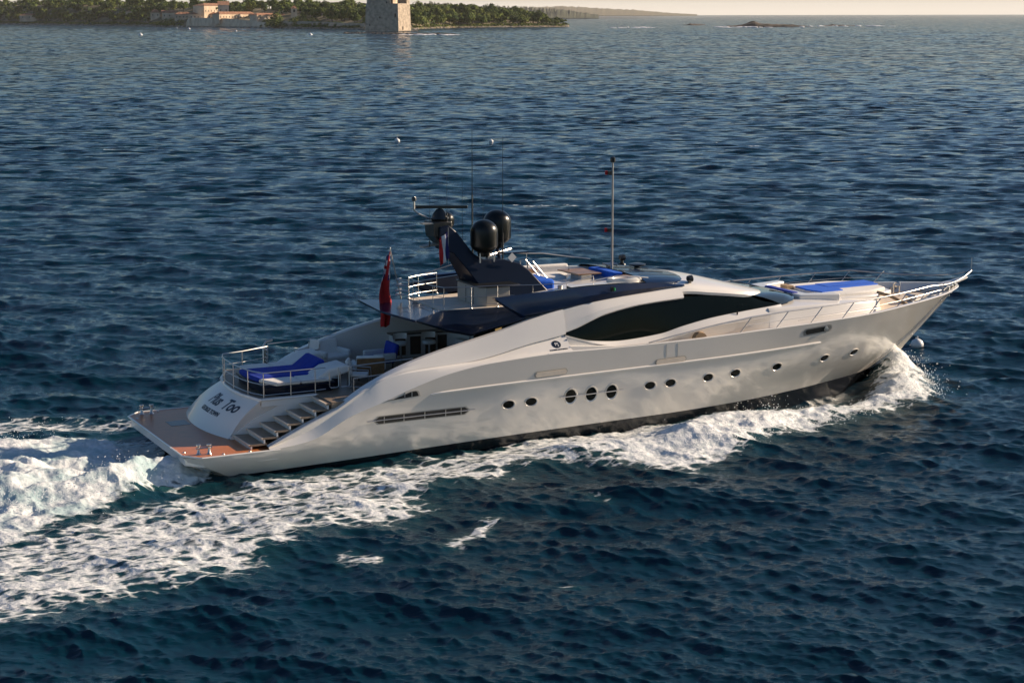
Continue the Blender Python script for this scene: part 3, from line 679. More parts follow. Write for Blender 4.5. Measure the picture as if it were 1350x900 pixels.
# recessed boarding hatches in the band
for x0, x1 in ((12.85, 14.12), (17.9, 19.2)):
    hullstrip('hatch_frame', x0 - .05, x1 + .05, lambda x: 2.55 + (x - x0) * .03, .115, M['silver'], .010)
    hullstrip('hatch_step', x0, x1, lambda x: 2.54 + (x - x0) * .03, .085, M['cream'], .03)
for x in (18.35, 18.85):
    P(MB().tube([(x, -(hull_half(x, z) + .004), z) for z in (2.7, 2.95, 3.2)], .006, 4), 'gate_seam', M['silver'])
# hawse slot at the bow
hullstrip('hawse_rim', 24.65, 26.1, lambda x: 3.12 + (x - 25.3) * .06, .14, M['chrome'], .012)
hullstrip('hawse_opening', 24.78, 25.95, lambda x: 3.12 + (x - 25.3) * .06, .095, M['black'], .024)
P(MB().lathe([(0, -.04), (.10, -.03), (.11, 0), (.10, .03), (0, .04)], (25.8, -(hull_half(25.8, 3.14) + .03), 3.15), 12, 'y'), 'hawse_roller', M['chrome'])

# ---------------------------------------------------------------- flybridge
navy = M['navy']
# after spoiler, sloping plate between the two wings of the deck
mb = MB().hexa([(8.75, -2.72, 4.58), (8.55, 0, 4.55), (8.75, 2.72, 4.58), (10.3, 1.55, 4.60), (10.3, -1.5, 4.60)], [(8.75, -2.66, 4.66), (8.5, 0, 4.64), (8.75, 2.62, 4.66), (10.27, 1.55, 4.715), (10.27, -1.5, 4.715)])
P(mb, 'flybridge_spoiler', navy, bevel=.01)
for sgn in (1, -1):
    inner = [(10.27, 1.5, 4.715), (11.5, 1.75, 4.72), (12.7, 1.9, 4.72), (14.0, 2.3, 4.72)]
    outer = [(8.75, 2.62, 4.66), (9.75, 3.2, 4.34), (10.7, 3.2, 4.10), (12.77, 3.1, 4.44)]
    low = [(8.8, 2.6, 4.58), (9.8, 3.0, 4.24), (10.75, 3.0, 3.98), (12.8, 2.9, 4.34)]
    cen = [(9.6, 0, 4.52), (10.2, 0, 4.5), (11.0, 0, 4.48), (12.8, 0, 4.48)]
    mir = lambda L_: [(x, -sgn * y, z) for x, y, z in L_]
    P(MB().grid([mir(inner), mir(outer), mir(low)]), 'flybridge_fascia', M['navyd'], smooth=20)
    P(MB().grid([mir(low), mir(cen)]), 'flybridge_underside', M['navyd'])
P(MB().slab([(10.3, -1.45), (11.5, -1.72), (12.7, -1.87), (13.6, -2.6), (19.8, -2.3), (19.8, 2.3), (13.6, 2.6), (12.7, 1.87), (11.5, 1.72), (10.3, 1.5)], 4.66, 4.745), 'flybridge_deck', M['cream'], bevel=.01)
wtop = [(11.55, 5.33), (13.0, 5.38), (15.6, 5.43), (17.3, 5.40), (18.6, 5.32), (19.9, 5.16)]
wbot = [(12.69, 4.62), (13.5, 4.66), (15.6, 4.85), (17.3, 4.97), (18.6, 5.03), (19.9, 5.10)]
wy = cr([11.5, 12.7, 15, 20], [3.32, 3.28, 3.08, 2.60])
for sgn in (1, -1):
    rows = []
    for (xt, zt), (xb, zb) in zip(wtop, wbot):
        rows.append([(xt + .02, -sgn * (float(wy(xt)) - .28), zt - .02), (xt, -sgn * (float(wy(xt)) - .05), zt), (xt * .5 + xb * .5 - .05 * 0, -sgn * (float(wy(xt)) + .07), zt * .45 + zb * .55), (xb, -sgn * float(wy(xb)), zb), (xb + .02, -sgn * (float(wy(xb)) - .25), zb - .12), (xb + .1, -sgn * (float(wy(xb)) - .38), zb + .05), (xt + .1, -sgn * (float(wy(xt)) - .34), zt - .1)])
    mb = MB()
    dense = []
    for a, b_ in zip(rows[:-1], rows[1:]):
        for k in range(4): dense.append([tuple(Vector(p) * (1 - k / 4) + Vector(q_) * k / 4) for p, q_ in zip(a, b_)])
    dense.append(rows[-1]); mb.grid(dense, 0, True); mb.add(dense[0], [tuple(range(7))])
    P(mb, 'flybridge_wing', navy, smooth=35)
    P(MB().grid([[(x, -sgn * (float(wy(x)) - .26), float(np.interp(x, [12, 15.6, 17.3, 19], [5.36, 5.44, 5.41, 5.3]))), (x, -sgn * (float(wy(x)) - .62), float(np.interp(x, [12, 15.6, 17.3, 19], [5.36, 5.44, 5.41, 5.3])) + .01), (x, -sgn * (float(wy(x)) - .64), 4.78)] for x in np.linspace(14.9, 18.9, 16)]), 'cockpit_coaming', M['white'])
P(MB().box((16.5, -3.03 - .03, 5.28), (.12, .06, .18)), 'navigation_light_box', M['black'])
P(MB().lathe([(0, -.05), (.035, -.05), (.035, .05), (0, .05)], (16.56, -3.13, 5.28), 10), 'starboard_light', M['green'])
# wind deflector hood
rows = []
for x in [16.6, 17.4, 18.2, 19.0, 19.6, 20.0, 20.3, 20.55, 20.7, 20.78]:
    f_ = max(0, (x - 18.6) / 2.18); e = 2.72 * math.sqrt(max(0.0, 1 - f_ ** 3.2)) * (1 - .03 * max(0, x - 17)) + .02; zt = float(np.interp(x, [16.6, 18, 19.5, 20.8], [5.56, 5.56, 5.46, 5.28])); zb = float(np.interp(x, [16.6, 19.9, 20.8], [5.30, 5.08, 5.22]))
    rows.append([(x, -e * math.sin(t_), zb + (zt - zb) * math.cos(t_) ** .45 if abs(math.cos(t_)) > 1e-6 else zb) for t_ in np.linspace(-math.pi / 2, math.pi / 2, 19)])
hr = [r_ for r_ in rows if r_[0][0] >= 18.1]
P(MB().grid(hr), 'wind_deflector', navy, smooth=40)
for y0, y1 in ((-1.9, -1.1), (-.8, .0), (.4, 1.2)):
    P(MB().tube([(18.3, y0, 5.56), (19.3, y0 * .97, 5.49), (20.1, y0 * .9, 5.39)], .012, 4), 'hood_seam', M['black'])
# cockpit furniture built into the flybridge
soft('helm_seat_base', M['silver'], [(16.7, .5), (16.7, -.35), (17.15, -.35), (17.15, .5)], 4.74, 5.42, .02)
soft('helm_table', M['wood'], [(16.55, 1.3), (16.6, -.3), (17.6, -.35), (17.6, 1.2)], 5.42, 5.47, .01)
soft('chart_table', M['wood'], [(17.15, -1.55), (17.2, -2.35), (18.2, -2.35), (18.2, -1.2)], 5.44, 5.49, .01)
soft('helm_bench', M['blue'], [(16.9, -.5), (16.95, -1.5), (18.1, -1.5), (18.1, -.5)], 4.95, 5.20)
soft('helm_bench_back', M['blue'], [(17.7, .9), (17.75, -.95), (18.15, -1.0), (18.15, .9)], 5.18, 5.54, .04)
soft('port_sofa', M['cushion'], [(14.2, 2.6), (14.2, 1.7), (17.2, 1.6), (17.4, 2.5)], 4.95, 5.22)
soft('port_sofa_back', M['cushion'], [(14.2, 2.75), (14.2, 2.5), (17.6, 2.35), (17.6, 2.6)], 5.1, 5.50, .05)
soft('lounge_pad', M['cushion'], [(15.2, 1.9), (15.4, .8), (16.6, .6), (16.8, 1.9)], 4.95, 5.30)
soft('port_sofa_trim', M['wood'], [(14.3, 2.46), (14.3, 2.36), (16.2, 2.3), (16.2, 2.42)], 5.2, 5.38, .01)
mb = MB().lathe([(.28, -.18), (.42, -.18), (.5, 0), (.46, .1), (.36, .1), (.30, 0), (.28, -.1)], (17.45, -2.28, 5.45), 24, sx=1.5, sy=.62)
P(mb, 'curved_coaming', M['white'], smooth=60)
soft('blue_cushion_cover', M['blue'], [(14.3, .75), (14.35, -.85), (15.25, -.95), (15.3, .7)], 4.75, 5.46, .12)
P(MB().lathe([(0, 0), (.30, 0), (.33, .03), (.33, .06), (.2, .09), (0, .09)], (19.6, .35, 5.54), 20), 'satellite_puck', M['black'])
P(MB().lathe([(0, 0), (.12, 0), (.12, .06), (0, .06)], (19.6, .35, 5.48), 14), 'puck_foot', M['black'])
for (x, y, z, s_) in ((20.35, -2.28, 5.03, 1), (18.9, .35, 5.62, .9)):
    mb = MB().lathe([(0, 0), (.16, 0), (.14, .05), (.07, .08), (.06, .2)], (x, y, z), 12)
    for d in (-.11, .11): mb.lathe([(0, -.09), (.09, -.09), (.115, .02), (.115, .1), (0, .1)], (x + d * .5, y + d * .9, z + .28), 12, 'x')
    mb.box((x, y, z + .24), (.09, .34, .06)); P(mb, 'searchlight', M['black'], smooth=40)
for d in (-.16, .02, .2):
    mb = MB().lathe([(0.03, -.25), (.035, .08), (.08, .18)], (18.45, .45 + d, 5.66), 10, 'x'); mb.box((18.4, .45 + d, 5.58), (.08, .05, .12)); P(mb, 'signal_horn', M['chrome'], smooth=40)
# light mast forward
mb = MB().tube([(18.25, 0, 5.45), (18.25, 0, 9.65)], .045, 8, r1=.032)
mst = P(mb, 'light_mast', M['silver'])
mb = MB().lathe([(0, 0), (.09, 0), (.10, .05), (.10, .18), (0, .24)], (18.25, 0, 9.65), 12); mb.build('anchor_light', M['black'], mst)
for z in (9.25, 7.05):
    MB().box((18.12, .02, z), (.16, .08, .14)).build('lamp_bracket', M['black'], mst)
    MB().lathe([(0, -.07), (.06, -.07), (.06, .07), (0, .07)], (18.02, .08, z), 10).build('red_lamp', M['red'], mst)

# ---------------------------------------------------------------- radar arch
mast = MB()
prof = [(15.2, 4.74), (14.25, 5.86), (13.9, 6.12), (13.3, 6.28), (12.45, 6.33), (12.05, 6.58), (11.4, 7.40), (11.08, 7.66), (10.72, 7.62), (10.72, 7.2), (11.0, 6.72), (11.28, 6.6), (11.75, 6.0), (12.15, 5.4), (12.4, 4.74)]
def wid(x, z): return .52 if z > 6.45 else .52 + (6.45 - z) * .34
vs = [(x, -wid(x, z), z) for x, z in prof] + [(x, wid(x, z), z) for x, z in prof]; n_ = len(prof)
mast.add(vs, [tuple(range(n_)), tuple(range(2 * n_ - 1, n_ - 1, -1))] + [(i, (i + 1) % n_, n_ + (i + 1) % n_, n_ + i) for i in range(n_)])
arch = P(mast, 'radar_arch', M['navyd'], bevel=.035, smooth=25)
P(MB().side([(10.5, 7.80), (11.25, 7.78), (11.2, 7.0), (11.05, 6.72), (10.55, 7.25)], -.42, .42), 'radar_housing', M['black'], bevel=.03)
rb = MB().lathe([(.0, 0), (.30, 0), (.33, .08), (.26, .26), (.12, .42), (.0, .45)], (10.95, 0, 7.8), 18)
rb = P(rb, 'radar_pedestal', M['black'])
MB().box((10.98, 0, 8.30), (.16, 2.0, .11), rz=R(63)).build('radar_bar', M['black'], rb, bevel=.02)
def dome(x, y, z0, r_, h, nm='satellite_dome'):
    pr = [(.0, -.32), (r_ * .45, -.30), (r_ * .5, -.14), (r_ * .78, -.06), (r_ * .96, .05), (r_, .12), (r_, h - r_ * .9)]
    for k in range(1, 9):
        a = k / 8 * math.pi / 2; pr.append((r_ * math.cos(a), h - r_ * .9 + r_ * .9 * math.sin(a)))
    return P(MB().lathe(pr, (x, y, z0), 28), nm, M['dome'], smooth=50)
dome(12.45, -.62, 6.76, .51, 1.06); dome(13.65, .72, 6.86, .53, 1.14); dome(11.45, .62, 7.5, .34, .55, 'tv_dome')
mb = MB().tube([(13.65, .72, 6.5), (13.6, .4, 6.1)], .09); mb.tube([(12.9, .1, 6.35), (14.3, .9, 6.45)], .06); mb.box((14.1, .2, 6.42), (1.0, .5, .06)); P(mb, 'dome_bracket', navy)
for x, y in ((12.1, -.4), (12.75, -.35), (12.2, -.8), (12.8, -.75)): P(MB().tube([(x, y, 6.25), (x, y, 6.6)], .025), 'dome_stay', M['chrome'])
P(MB().box((13.55, -.72, 6.36), (.26, .03, .26), ry=R(45)), 'white_label_plate', M['white'])
mb = MB().tube([(10.06, .3, 8.55), (10.06, .3, 8.2), (10.25, .3, 8.05), (10.7, .25, 7.84), (11.2, 0, 7.8)], .035); cm = P(mb, 'camera_arm', M['chrome'])
MB().lathe([(0, 0), (.09, 0), (.09, .1), (.06, .16), (0, .17)], (10.06, .3, 8.53), 12).build('mast_camera', M['black'], cm)
P(MB().box((10.35, -.25, 7.75), (.5, .3, .05)), 'antenna_bracket', M['silver']); P(MB().box((10.6, .1, 6.9), (.7, .35, .06), ry=R(-8)), 'antenna_bracket', M['silver'])
def whip(x, y, z0, z1, r_=.012, foot=.5):
    mb = MB().tube([(x, y, z0), (x, y, z0 + foot)], .028, 6); mb.tube([(x, y, z0 + foot), (x + .01, y, z1)], r_, 5, r1=r_ * .5); P(mb, 'whip_antenna', M['black'])
whip(12.27, .0, 6.4, 11.1, .017, 2.3); whip(13.53, 0, 6.2, 10.8, .015, 1.0); whip(11.1, -.3, 7.6, 9.5, .009); whip(12.0, .3, 6.6, 9.3, .009, .2); whip(13.1, .8, 6.4, 9.0, .008, .2); whip(10.4, -.3, 6.9, 8.9, .008, .2); whip(16.9, 1.0, 5.4, 7.0, .007, .1)
# bar cabinet at foot of arch
cb = P(MB().slab([(11.85, .45), (11.85, -1.35), (12.05, -1.62), (13.0, -1.62), (13.0, .45)], 4.745, 5.44), 'deck_cabinet', M['silver'], bevel=.02)
MB().slab([(11.8, .5), (11.8, -1.4), (12.03, -1.68), (13.4, -1.68), (13.4, .5)], 5.445, 5.50).build('cabinet_top', M['black'], cb, bevel=.01)
for y in (-.3, -.95): MB().box((11.845, y, 5.08), (.012, .02, .62)).build('door_seam', M['black'], cb)
# windshield-like port side screen seen behind the cabinet
P(MB().hexa([(11.4, 2.2, 4.745), (11.4, 2.35, 4.745), (13.6, 2.5, 4.745), (13.6, 2.35, 4.745)], [(10.7, 2.3, 5.2), (10.7, 2.45, 5.2), (13.6, 2.75, 5.38), (13.6, 2.6, 5.38)]), 'port_side_screen', M['navyd'])
# ladder rails
for dy in (0, -.62):
    mb = MB().tube([(15.75, .15 + dy, 4.76), (14.9, .45 + dy, 5.85), (14.75, .5 + dy, 6.05), (14.55, .55 + dy, 6.05), (14.5, .57 + dy, 5.2)], .026, 7); P(mb, 'ladder_handrail', M['chrome'])
for k in range(3): P(MB().tube([(15.6 - .28 * k, .18, 5.0 + .3 * k), (15.6 - .28 * k, -.44, 5.0 + .3 * k)], .022), 'ladder_rung', M['chrome'])
mb = MB().lathe([(0, 0), (.07, 0), (.07, .3), (.1, .34), (.1, .5), (0, .52)], (15.35, -1.15, 4.75), 12); P(mb, 'binnacle', M['chrome'])

# ---------------------------------------------------------------- rails
def rail(name, path, hs, posts, r_=.022, lean=(0, 0), mids=(.5,), pr=.018):
    """path: list of base points; rails at heights hs"""
    pts = [Vector(p) for p in path]; n = len(pts)
    top = MB()
    for i, h in enumerate(hs):
        top.tube([(p.x + lean[0] * h, p.y, p.z + h) for p in pts], r_ if i == 0 else pr * .8, 6)
    o = P(top, name, M['chrome'])
    for k in posts:
        i = int(k); f_ = k - i; p = pts[i] if i >= n - 1 else pts[i].lerp(pts[i + 1], f_)
        mb = MB().tube([p, (p.x + lean[0] * hs[0], p.y, p.z + hs[0])], pr, 6); mb.lathe([(0, 0), (.05, 0), (.04, .02), (0, .025)], p, 8)
        mb.build('stanchion', M['chrome'], o)
    return o
# aft deck
rail('aft_deck_rail', [(5.15, 2.75, 2.25), (4.0, 2.25, 2.25), (3.2, 2.05, 2.25), (3.0, 1.5, 2.25), (2.94, .8, 2.25), (2.92, 0, 2.25), (2.98, -.9, 2.25), (3.1, -1.5, 2.25), (3.32, -2.04, 2.25), (4.3, -2.06, 2.25), (5.2, -2.05, 2.25), (5.6, -2.0, 2.25)], [.9, .5, .13], [0, 1, 2, 3.5, 5, 6.5, 8, 9, 10])
for (x, y) in ((5.75, -2.0), (6.15, -2.0)):
    P(MB().tube([(x, y, 2.95), (x, y, 2.45), (x + .06, y, 2.4), (x + .28, y, 2.4), (x + .34, y, 2.45), (x + .34, y, 3.1)], .02, 6), 'boarding_gate', M['chrome'])
mb = MB().tube([(6.55, -2.1, 2.25), (6.55, -2.1, 3.12), (8.4, -3.2, 3.42)], .024); mb.tube([(6.3, -2.9, 2.25), (6.3, -2.9, 2.85), (7.6, -3.3, 3.0)], .022); P(mb, 'stair_handrail', M['chrome'])
for k in range(5):   # fairlead stack on the port side
    P(MB().lathe([(.02, -.05), (.09, -.03), (.09, .03), (.02, .05)], (5.25, 3.2, 2.35 + .14 * k), 12, 'x'), 'fairlead_roller', M['chrome'])
P(MB().tube([(5.15, 3.2, 2.25), (5.15, 3.2, 3.1), (5.25, 3.2, 3.25), (5.5, 3.2, 3.3)], .04), 'port_passerelle_arm', M['chrome'])
P(MB().tube([(5.3, 3.2, 3.15), (6.6, 3.3, 3.18), (8.6, 3.42, 3.32)], .022), 'port_handrail', M['chrome'])
# flybridge rails
rail('flybridge_aft_rail', [(11.8, 2.2, 4.75), (10.9, 1.9, 4.75), (10.35, 1.55, 4.75), (10.25, .9, 4.75), (10.25, 0, 4.75), (10.28, -.8, 4.75), (10.45, -1.38, 4.75), (11.3, -1.66, 4.75), (12.4, -1.82, 4.75), (13.6, -2.3, 4.75), (14.9, -2.5, 4.75), (16.0, -2.52, 4.95)], [.78, .42, .12], [0, 1, 2, 3, 5, 6, 7.1, 8, 9, 10, 11], .017, pr=.013)
mb = MB()
for z in (4.95, 5.1, 5.3, 5.5): mb.tube([(10.1, 1.7, z), (9.75, 1.35, z + .02), (10.1, 1.05, z)], .03)
P(mb, 'flag_staff_bracket', M['chrome'])
mb = MB().tube([(11.0, 2.75, 5.32), (13.0, 2.9, 5.75), (15.0, 2.8, 6.02), (16.6, 2.6, 5.95), (18.6, 2.35, 5.62)], .022)
for x, z0, z1 in ((12.0, 5.36, 5.55), (14.0, 5.4, 5.9), (16.0, 5.42, 5.98)): mb.tube([(x, 2.82, z0), (x, 2.84, z1)], .018)
P(mb, 'port_flybridge_rail', M['chrome'])
mb = MB().tube([(15.9, -2.5, 5.55), (17.0, -2.55, 5.68), (18.4, -2.45, 5.5)], .02); P(mb, 'starboard_grabrail', M['chrome'])

# bow rails
for sgn in (1, -1):
    xs = [17.6, 18.6, 19.8, 21.7, 23.4, 25.05, 26.65, 28.1, 29.7, 31.2, 32.6, 34.0, 35.0]
    hts = [.03, .20, .38, .56, .60, .60, .60, .60, .58, .58, .5, .42, .42]
    base_ = []; top_ = []
    for x, h in zip(xs, hts):
        b_ = float(B3(x)) - .08; z = float(Z3(x)) + .02
        base_.append(Vector((x, -sgn * max(.05, b_), z))); top_.append(Vector((x + h * .9, -sgn * max(.04, b_ * (1 if x < 32 else .93)), z + h)))
    end = Vector((36.2, 0, 4.30))
    mb = MB().tube(top_[:-3] + [Vector((33.4, -sgn * 1.75, 4.12)), Vector((34.6, -sgn * .95, 4.08)), Vector((35.5, -sgn * .38, 4.14)), end], .027)
    o = P(mb, 'bow_rail', M['chrome'])
    MB().tube([a.lerp(b_, .45) for a, b_ in zip(base_, top_)][3:11], .012, 5).build('lower_wire', M['chrome'], o)
    for a, b_ in list(zip(base_, top_))[3:11]:
        MB().tube([a, b_], .019, 6).build('stanchion', M['chrome'], o)
mb = MB().hexa([(34.7, -.35, 3.75), (34.7, .35, 3.75), (35.9, .1, 3.98), (35.9, -.1, 3.98)], [(34.7, -.35, 3.83), (34.7, .35, 3.83), (35.95, .1, 4.06), (35.95, -.1, 4.06)])
P(mb, 'bow_pulpit', M['white'], bevel=.02)
P(MB().tube([(36.2, 0, 4.3), (36.05, 0, 4.15), (35.6, 0, 3.95)], .03), 'pulpit_strut', M['chrome'])
P(MB().tube([(36.18, 0, 4.28), (36.2, 0, 4.85)], .014), 'jackstaff', M['chrome'])
# bow gear
for (x, y) in ((31.9, -1.15), (31.95, 1.2)):
    z = foredeck_z(x) + .04
    mb = MB().lathe([(0, 0), (.24, 0), (.22, .06), (.12, .1), (.10, .2), (.2, .24), (.2, .3), (.09, .34), (0, .36)], (x, y, z), 16); mb.lathe([(0, -.2), (.13, -.2), (.09, 0), (.13, .2), (0, .2)], (x + .1, y, z + .22), 12, 'y'); P(mb, 'windlass', M['chrome'], smooth=40)
    P(MB().tube([(x + .1, y, z + .05), (x + 1.4, y * .7, z + .05), (x + 2.6, y * .25, z + .12)], .035, 6), 'anchor_chain', M['silver'])
for (x, y) in ((31.4, -2.25), (31.3, 2.4), (33.2, -1.45), (33.2, 1.5), (34.2, .75), (34.2, -.75)):
    z = foredeck_z(x) + .02; mb = MB()
    for d in (-.13, .13): mb.lathe([(0, 0), (.06, 0), (.05, .16), (.08, .2), (0, .22)], (x + d, y, z), 10)
    mb.tube([(x - .22, y, z + .13), (x + .22, y, z + .13)], .03); P(mb, 'mooring_cleat', M['chrome'], smooth=40)
P(MB().tube([(32.5, .62, foredeck_z(32.5)), (32.5, .62, 3.85), (32.55, .55, 3.98), (32.55, .3, 3.98), (32.5, .22, 3.85), (32.5, .22, foredeck_z(32.5))], .035), 'crew_hoop', M['chrome'])
P(MB().lathe([(0, 0), (.14, 0), (.14, .05), (0, .08)], (32.52, .42, 3.80), 12), 'ship_bell', M['chrome'])
for k, (x, y) in enumerate(((33.9, -1.15), (34.3, -.9), (34.7, -.6))):
    P(MB().lathe([(.05, -.1), (.11, -.08), (.08, 0), (.11, .08), (.05, .1)], (x, y, float(Z3(x)) + .1), 12, 'y'), 'bow_roller', M['chrome'])
P(MB().tube([(33.4, -1.5, 3.82), (33.9, -1.2, 3.95), (34.4, -.9, 3.86), (34.9, -.5, 3.98)], .028), 'mooring_line', M['black'])
# side deck details: cream recess, coiled fender
P(MB().lathe([(0, -.12), (.24, -.12), (.27, 0), (.24, .12), (0, .12)], (20.1, -3.42, 3.2), 18, 'y', sx=1.1), 'coiled_hose', M['rope'], smooth=50)
P(MB().tube([(18.6, -3.70, 3.3), (19.6, -3.55, 3.5), (21.2, -3.3, 3.62), (23.5, -3.1, 3.72)], .014), 'deckhouse_grabrail', M['chrome'])
P(MB().tube([(24.9, -3.05, 3.45), (27.2, -2.9, 3.55), (29.4, -2.4, 3.52)], .014), 'trunk_grabrail', M['chrome'])
P(MB().box((22.1, -2.96, 3.95), (.05, .03, .14)), 'vent_slot', M['black'])

# ---------------------------------------------------------------- saloon bulkhead and aft deck built-ins
bk = MB().box((12.95, 0, 3.27), (.12, 5.9, 2.02)); P(bk, 'saloon_bulkhead', M['white'])
P(MB().box((12.87, -.55, 3.26), (.03, 3.2, 1.96)), 'saloon_door_glass', M['glass'])
P(MB().box((12.84, -1.0, 3.55), (.02, .5, .75)), 'lit_saloon_panel', M['gold'])
P(MB().box((12.84, -1.9, 3.35), (.02, .3, 1.2)), 'saloon_wood_panel', M['wood'])
for y in (1.05, -.4, -2.15): P(MB().box((12.83, y, 3.3), (.05, .07, 2.0)), 'door_jamb', M['darkwood'])
bar = MB().slab([(10.2, 3.35), (10.2, 2.75), (12.3, 2.5), (12.85, 1.5), (12.85, 3.3)], 2.25, 3.15)
bar = P(bar, 'bar_counter', M['white'], bevel=.02)
MB().slab([(10.1, 3.37), (10.1, 2.65), (12.25, 2.4), (12.85, 1.3), (12.85, 3.3)], 3.16, 3.21).build('bar_top', M['darkwood'], bar, bevel=.01)
for x in (10.35, 10.95, 11.55, 12.05): MB().box((x + .12, 2.70 - (x - 10.2) * .12, 2.72), (.42, .02, .7), rz=R(-7)).build('bar_panel', M['darkwood'], bar)
soft('transom_sofa', M['cushion'], [(11.6, 1.8), (11.7, -.2), (12.5, -.2), (12.6, 1.8)], 2.3, 2.65)
soft('transom_sofa_back', M['cushion'], [(12.4, 1.9), (12.5, -.2), (12.75, -.2), (12.75, 1.9)], 2.5, 3.0)
# aft sunbed
bed = P(MB().slab([(3.55, 1.35), (3.45, 0), (3.6, -1.45), (4.1, -1.85), (6.0, -1.75), (6.0, 1.75), (3.95, 1.8)], 2.25, 2.56), 'sunbed_base', M['navyd'], bevel=.05)
P(MB().slab([(3.45, 1.4), (3.35, 0), (3.5, -1.5), (4.1, -1.92), (6.05, -1.82), (6.05, 1.82), (3.9, 1.85)], 2.50, 2.60), 'sunbed_rim', M['navyd'], bevel=.04)
for y0, y1 in ((1.82, .95), (-.95, -1.85)):
    for xa, xb in ((3.5, 4.75), (4.78, 5.9)):
        soft('sunbed_cushion', M['cushion'], [(xa + (.25 if xa < 4 else 0), y0), (xa, y1), (xb, y1), (xb, y0)] if y0 > 0 else [(xa, y0), (xa + (.35 if xa < 4 else 0), y1), (xb, y1), (xb, y0)], 2.60, 2.74)
soft('sunbed_cover', M['bluen'], [(3.42, .93), (3.38, 0), (3.5, -.95), (5.6, -.9), (5.6, .9)], 2.60, 2.77)
mb = MB().side([(5.35, 2.72), (5.95, 3.15), (6.1, 3.15), (6.15, 2.9), (5.9, 2.6), (5.35, 2.6)], -.62, .9); P(mb, 'raised_backrest_cover', M['bluen'], bevel=.06, seg=3, smooth=60)
for y0, y1 in ((.95, 1.95), (-.66, -1.75)):
    mb = MB().side([(5.3, 2.70), (5.85, 3.02), (6.5, 3.12), (6.7, 3.02), (6.6, 2.85), (5.95, 2.68), (5.4, 2.6)], y0, y1); P(mb, 'sunbed_headrest', M['cushion'], bevel=.07, seg=3, smooth=60)
P(MB().box((6.2, .1, 2.42), (.3, 3.0, .34)), 'headrest_box', M['navyd'], bevel=.03)

# ---------------------------------------------------------------- lettering
def text(name, s_, size, m_, parent, origin, ex, ey, shear=0, off=.006, bold=0, align='CENTER'):
    c = bpy.data.curves.new(name, 'FONT'); c.body = s_; c.size = size; c.align_x = align; c.extrude = .003; c.shear = shear; c.offset = bold
    o = bpy.data.objects.new(name, c); COL.objects.link(o)
    bpy.context.view_layer.update(); dg = bpy.context.evaluated_depsgraph_get()
    me_ = bpy.data.meshes.new_from_object(o.evaluated_get(dg)); bpy.data.objects.remove(o); me_.name = name
    o = bpy.data.objects.new(name, me_); COL.objects.link(o); o.parent = parent; me_.materials.clear(); me_.materials.append(m_)
    return o
def wrap_panel(o, yc, fc, k=1.0):   # lay flat text on the curved panel; text x -> across (port to stbd), y -> up
    for v in o.data.vertices:
        a = yc + v.co.x / 4.6; f_ = fc + v.co.y / 1.72
        p = panel_pt(min(max(f_, 0.02), .98), min(max(a, 0.02), .98)); e1 = panel_pt(min(f_ + .02, 1), a) - p; e2 = panel_pt(f_, min(a + .02, 1)) - p
        n = e1.cross(e2).normalized(); n = n if n.x < 0 else -n
        v.co = p + n * (.008 + v.co.z)
wrap_panel(text('ship_name', 'Plus', .66, M['letter'], namep, None, None, None, .22, bold=.016), .44, .56)
wrap_panel(text('ship_name', 'Too', .66, M['letter'], namep, None, None, None, .22, bold=.016), .75, .56)
for nm, s_, y in (('name_serif', 'P', 0),): pass
wrap_panel(text('home_port', 'GEORGE TOWN', .23, M['letter'], namep, None, None, None, 0, bold=.008), .52, .36)
# round badge on the panel by the window
def flat(o, c, up=(0, 0, 1), right=(1, 0, 0), n=(0, -1, 0)):
    for v in o.data.vertices: v.co = Vector(c) + Vector(right) * v.co.x + Vector(up) * v.co.y + Vector(n) * v.co.z
UPV = Vector((0, .69, .724)); NV = Vector((0, -.724, .69)); BCN = Vector((13.9, -3.585, 3.545))
from mathutils.bvhtree import BVHTree
bv = BVHTree.FromPolygons([v_.co for v_ in fair_s.data.vertices], [tuple(p_.vertices) for p_ in fair_s.data.polygons])
hit = bv.ray_cast(BCN + NV * 1.0, -NV)
if hit[0] is not None:
    NV = hit[1] if hit[1].dot(NV) > 0 else -hit[1]; RT = Vector((1, 0, 0)); RT = (RT - NV * RT.dot(NV)).normalized(); UPV = NV.cross(RT); UPV = UPV if UPV.z > 0 else -UPV; BCN = hit[0] + NV * .008
else: RT = Vector((1, 0, 0))
ring = lambda r_, h: [BCN + RT * r_ * math.cos(6.2832 * k / 28) + UPV * r_ * math.sin(6.2832 * k / 28) + NV * h for k in range(28)]
mb = MB().grid([ring(.175, -.03), ring(.175, .0), ring(.15, .006), ring(.001, .006)], 0, True)
bd = P(mb, 'round_badge', M['letter'])
flat(text('badge_letters', 'PJ', .2, M['fwhite'], bd, None, None, None), BCN + NV * .010 - UPV * .07, UPV, RT, NV)
flat(text('builder_name', 'PALMER JOHNSON', .085, M['letter'], bd, None, None, None, bold=.002), BCN - UPV * .28 + NV * .002, UPV, RT, NV)

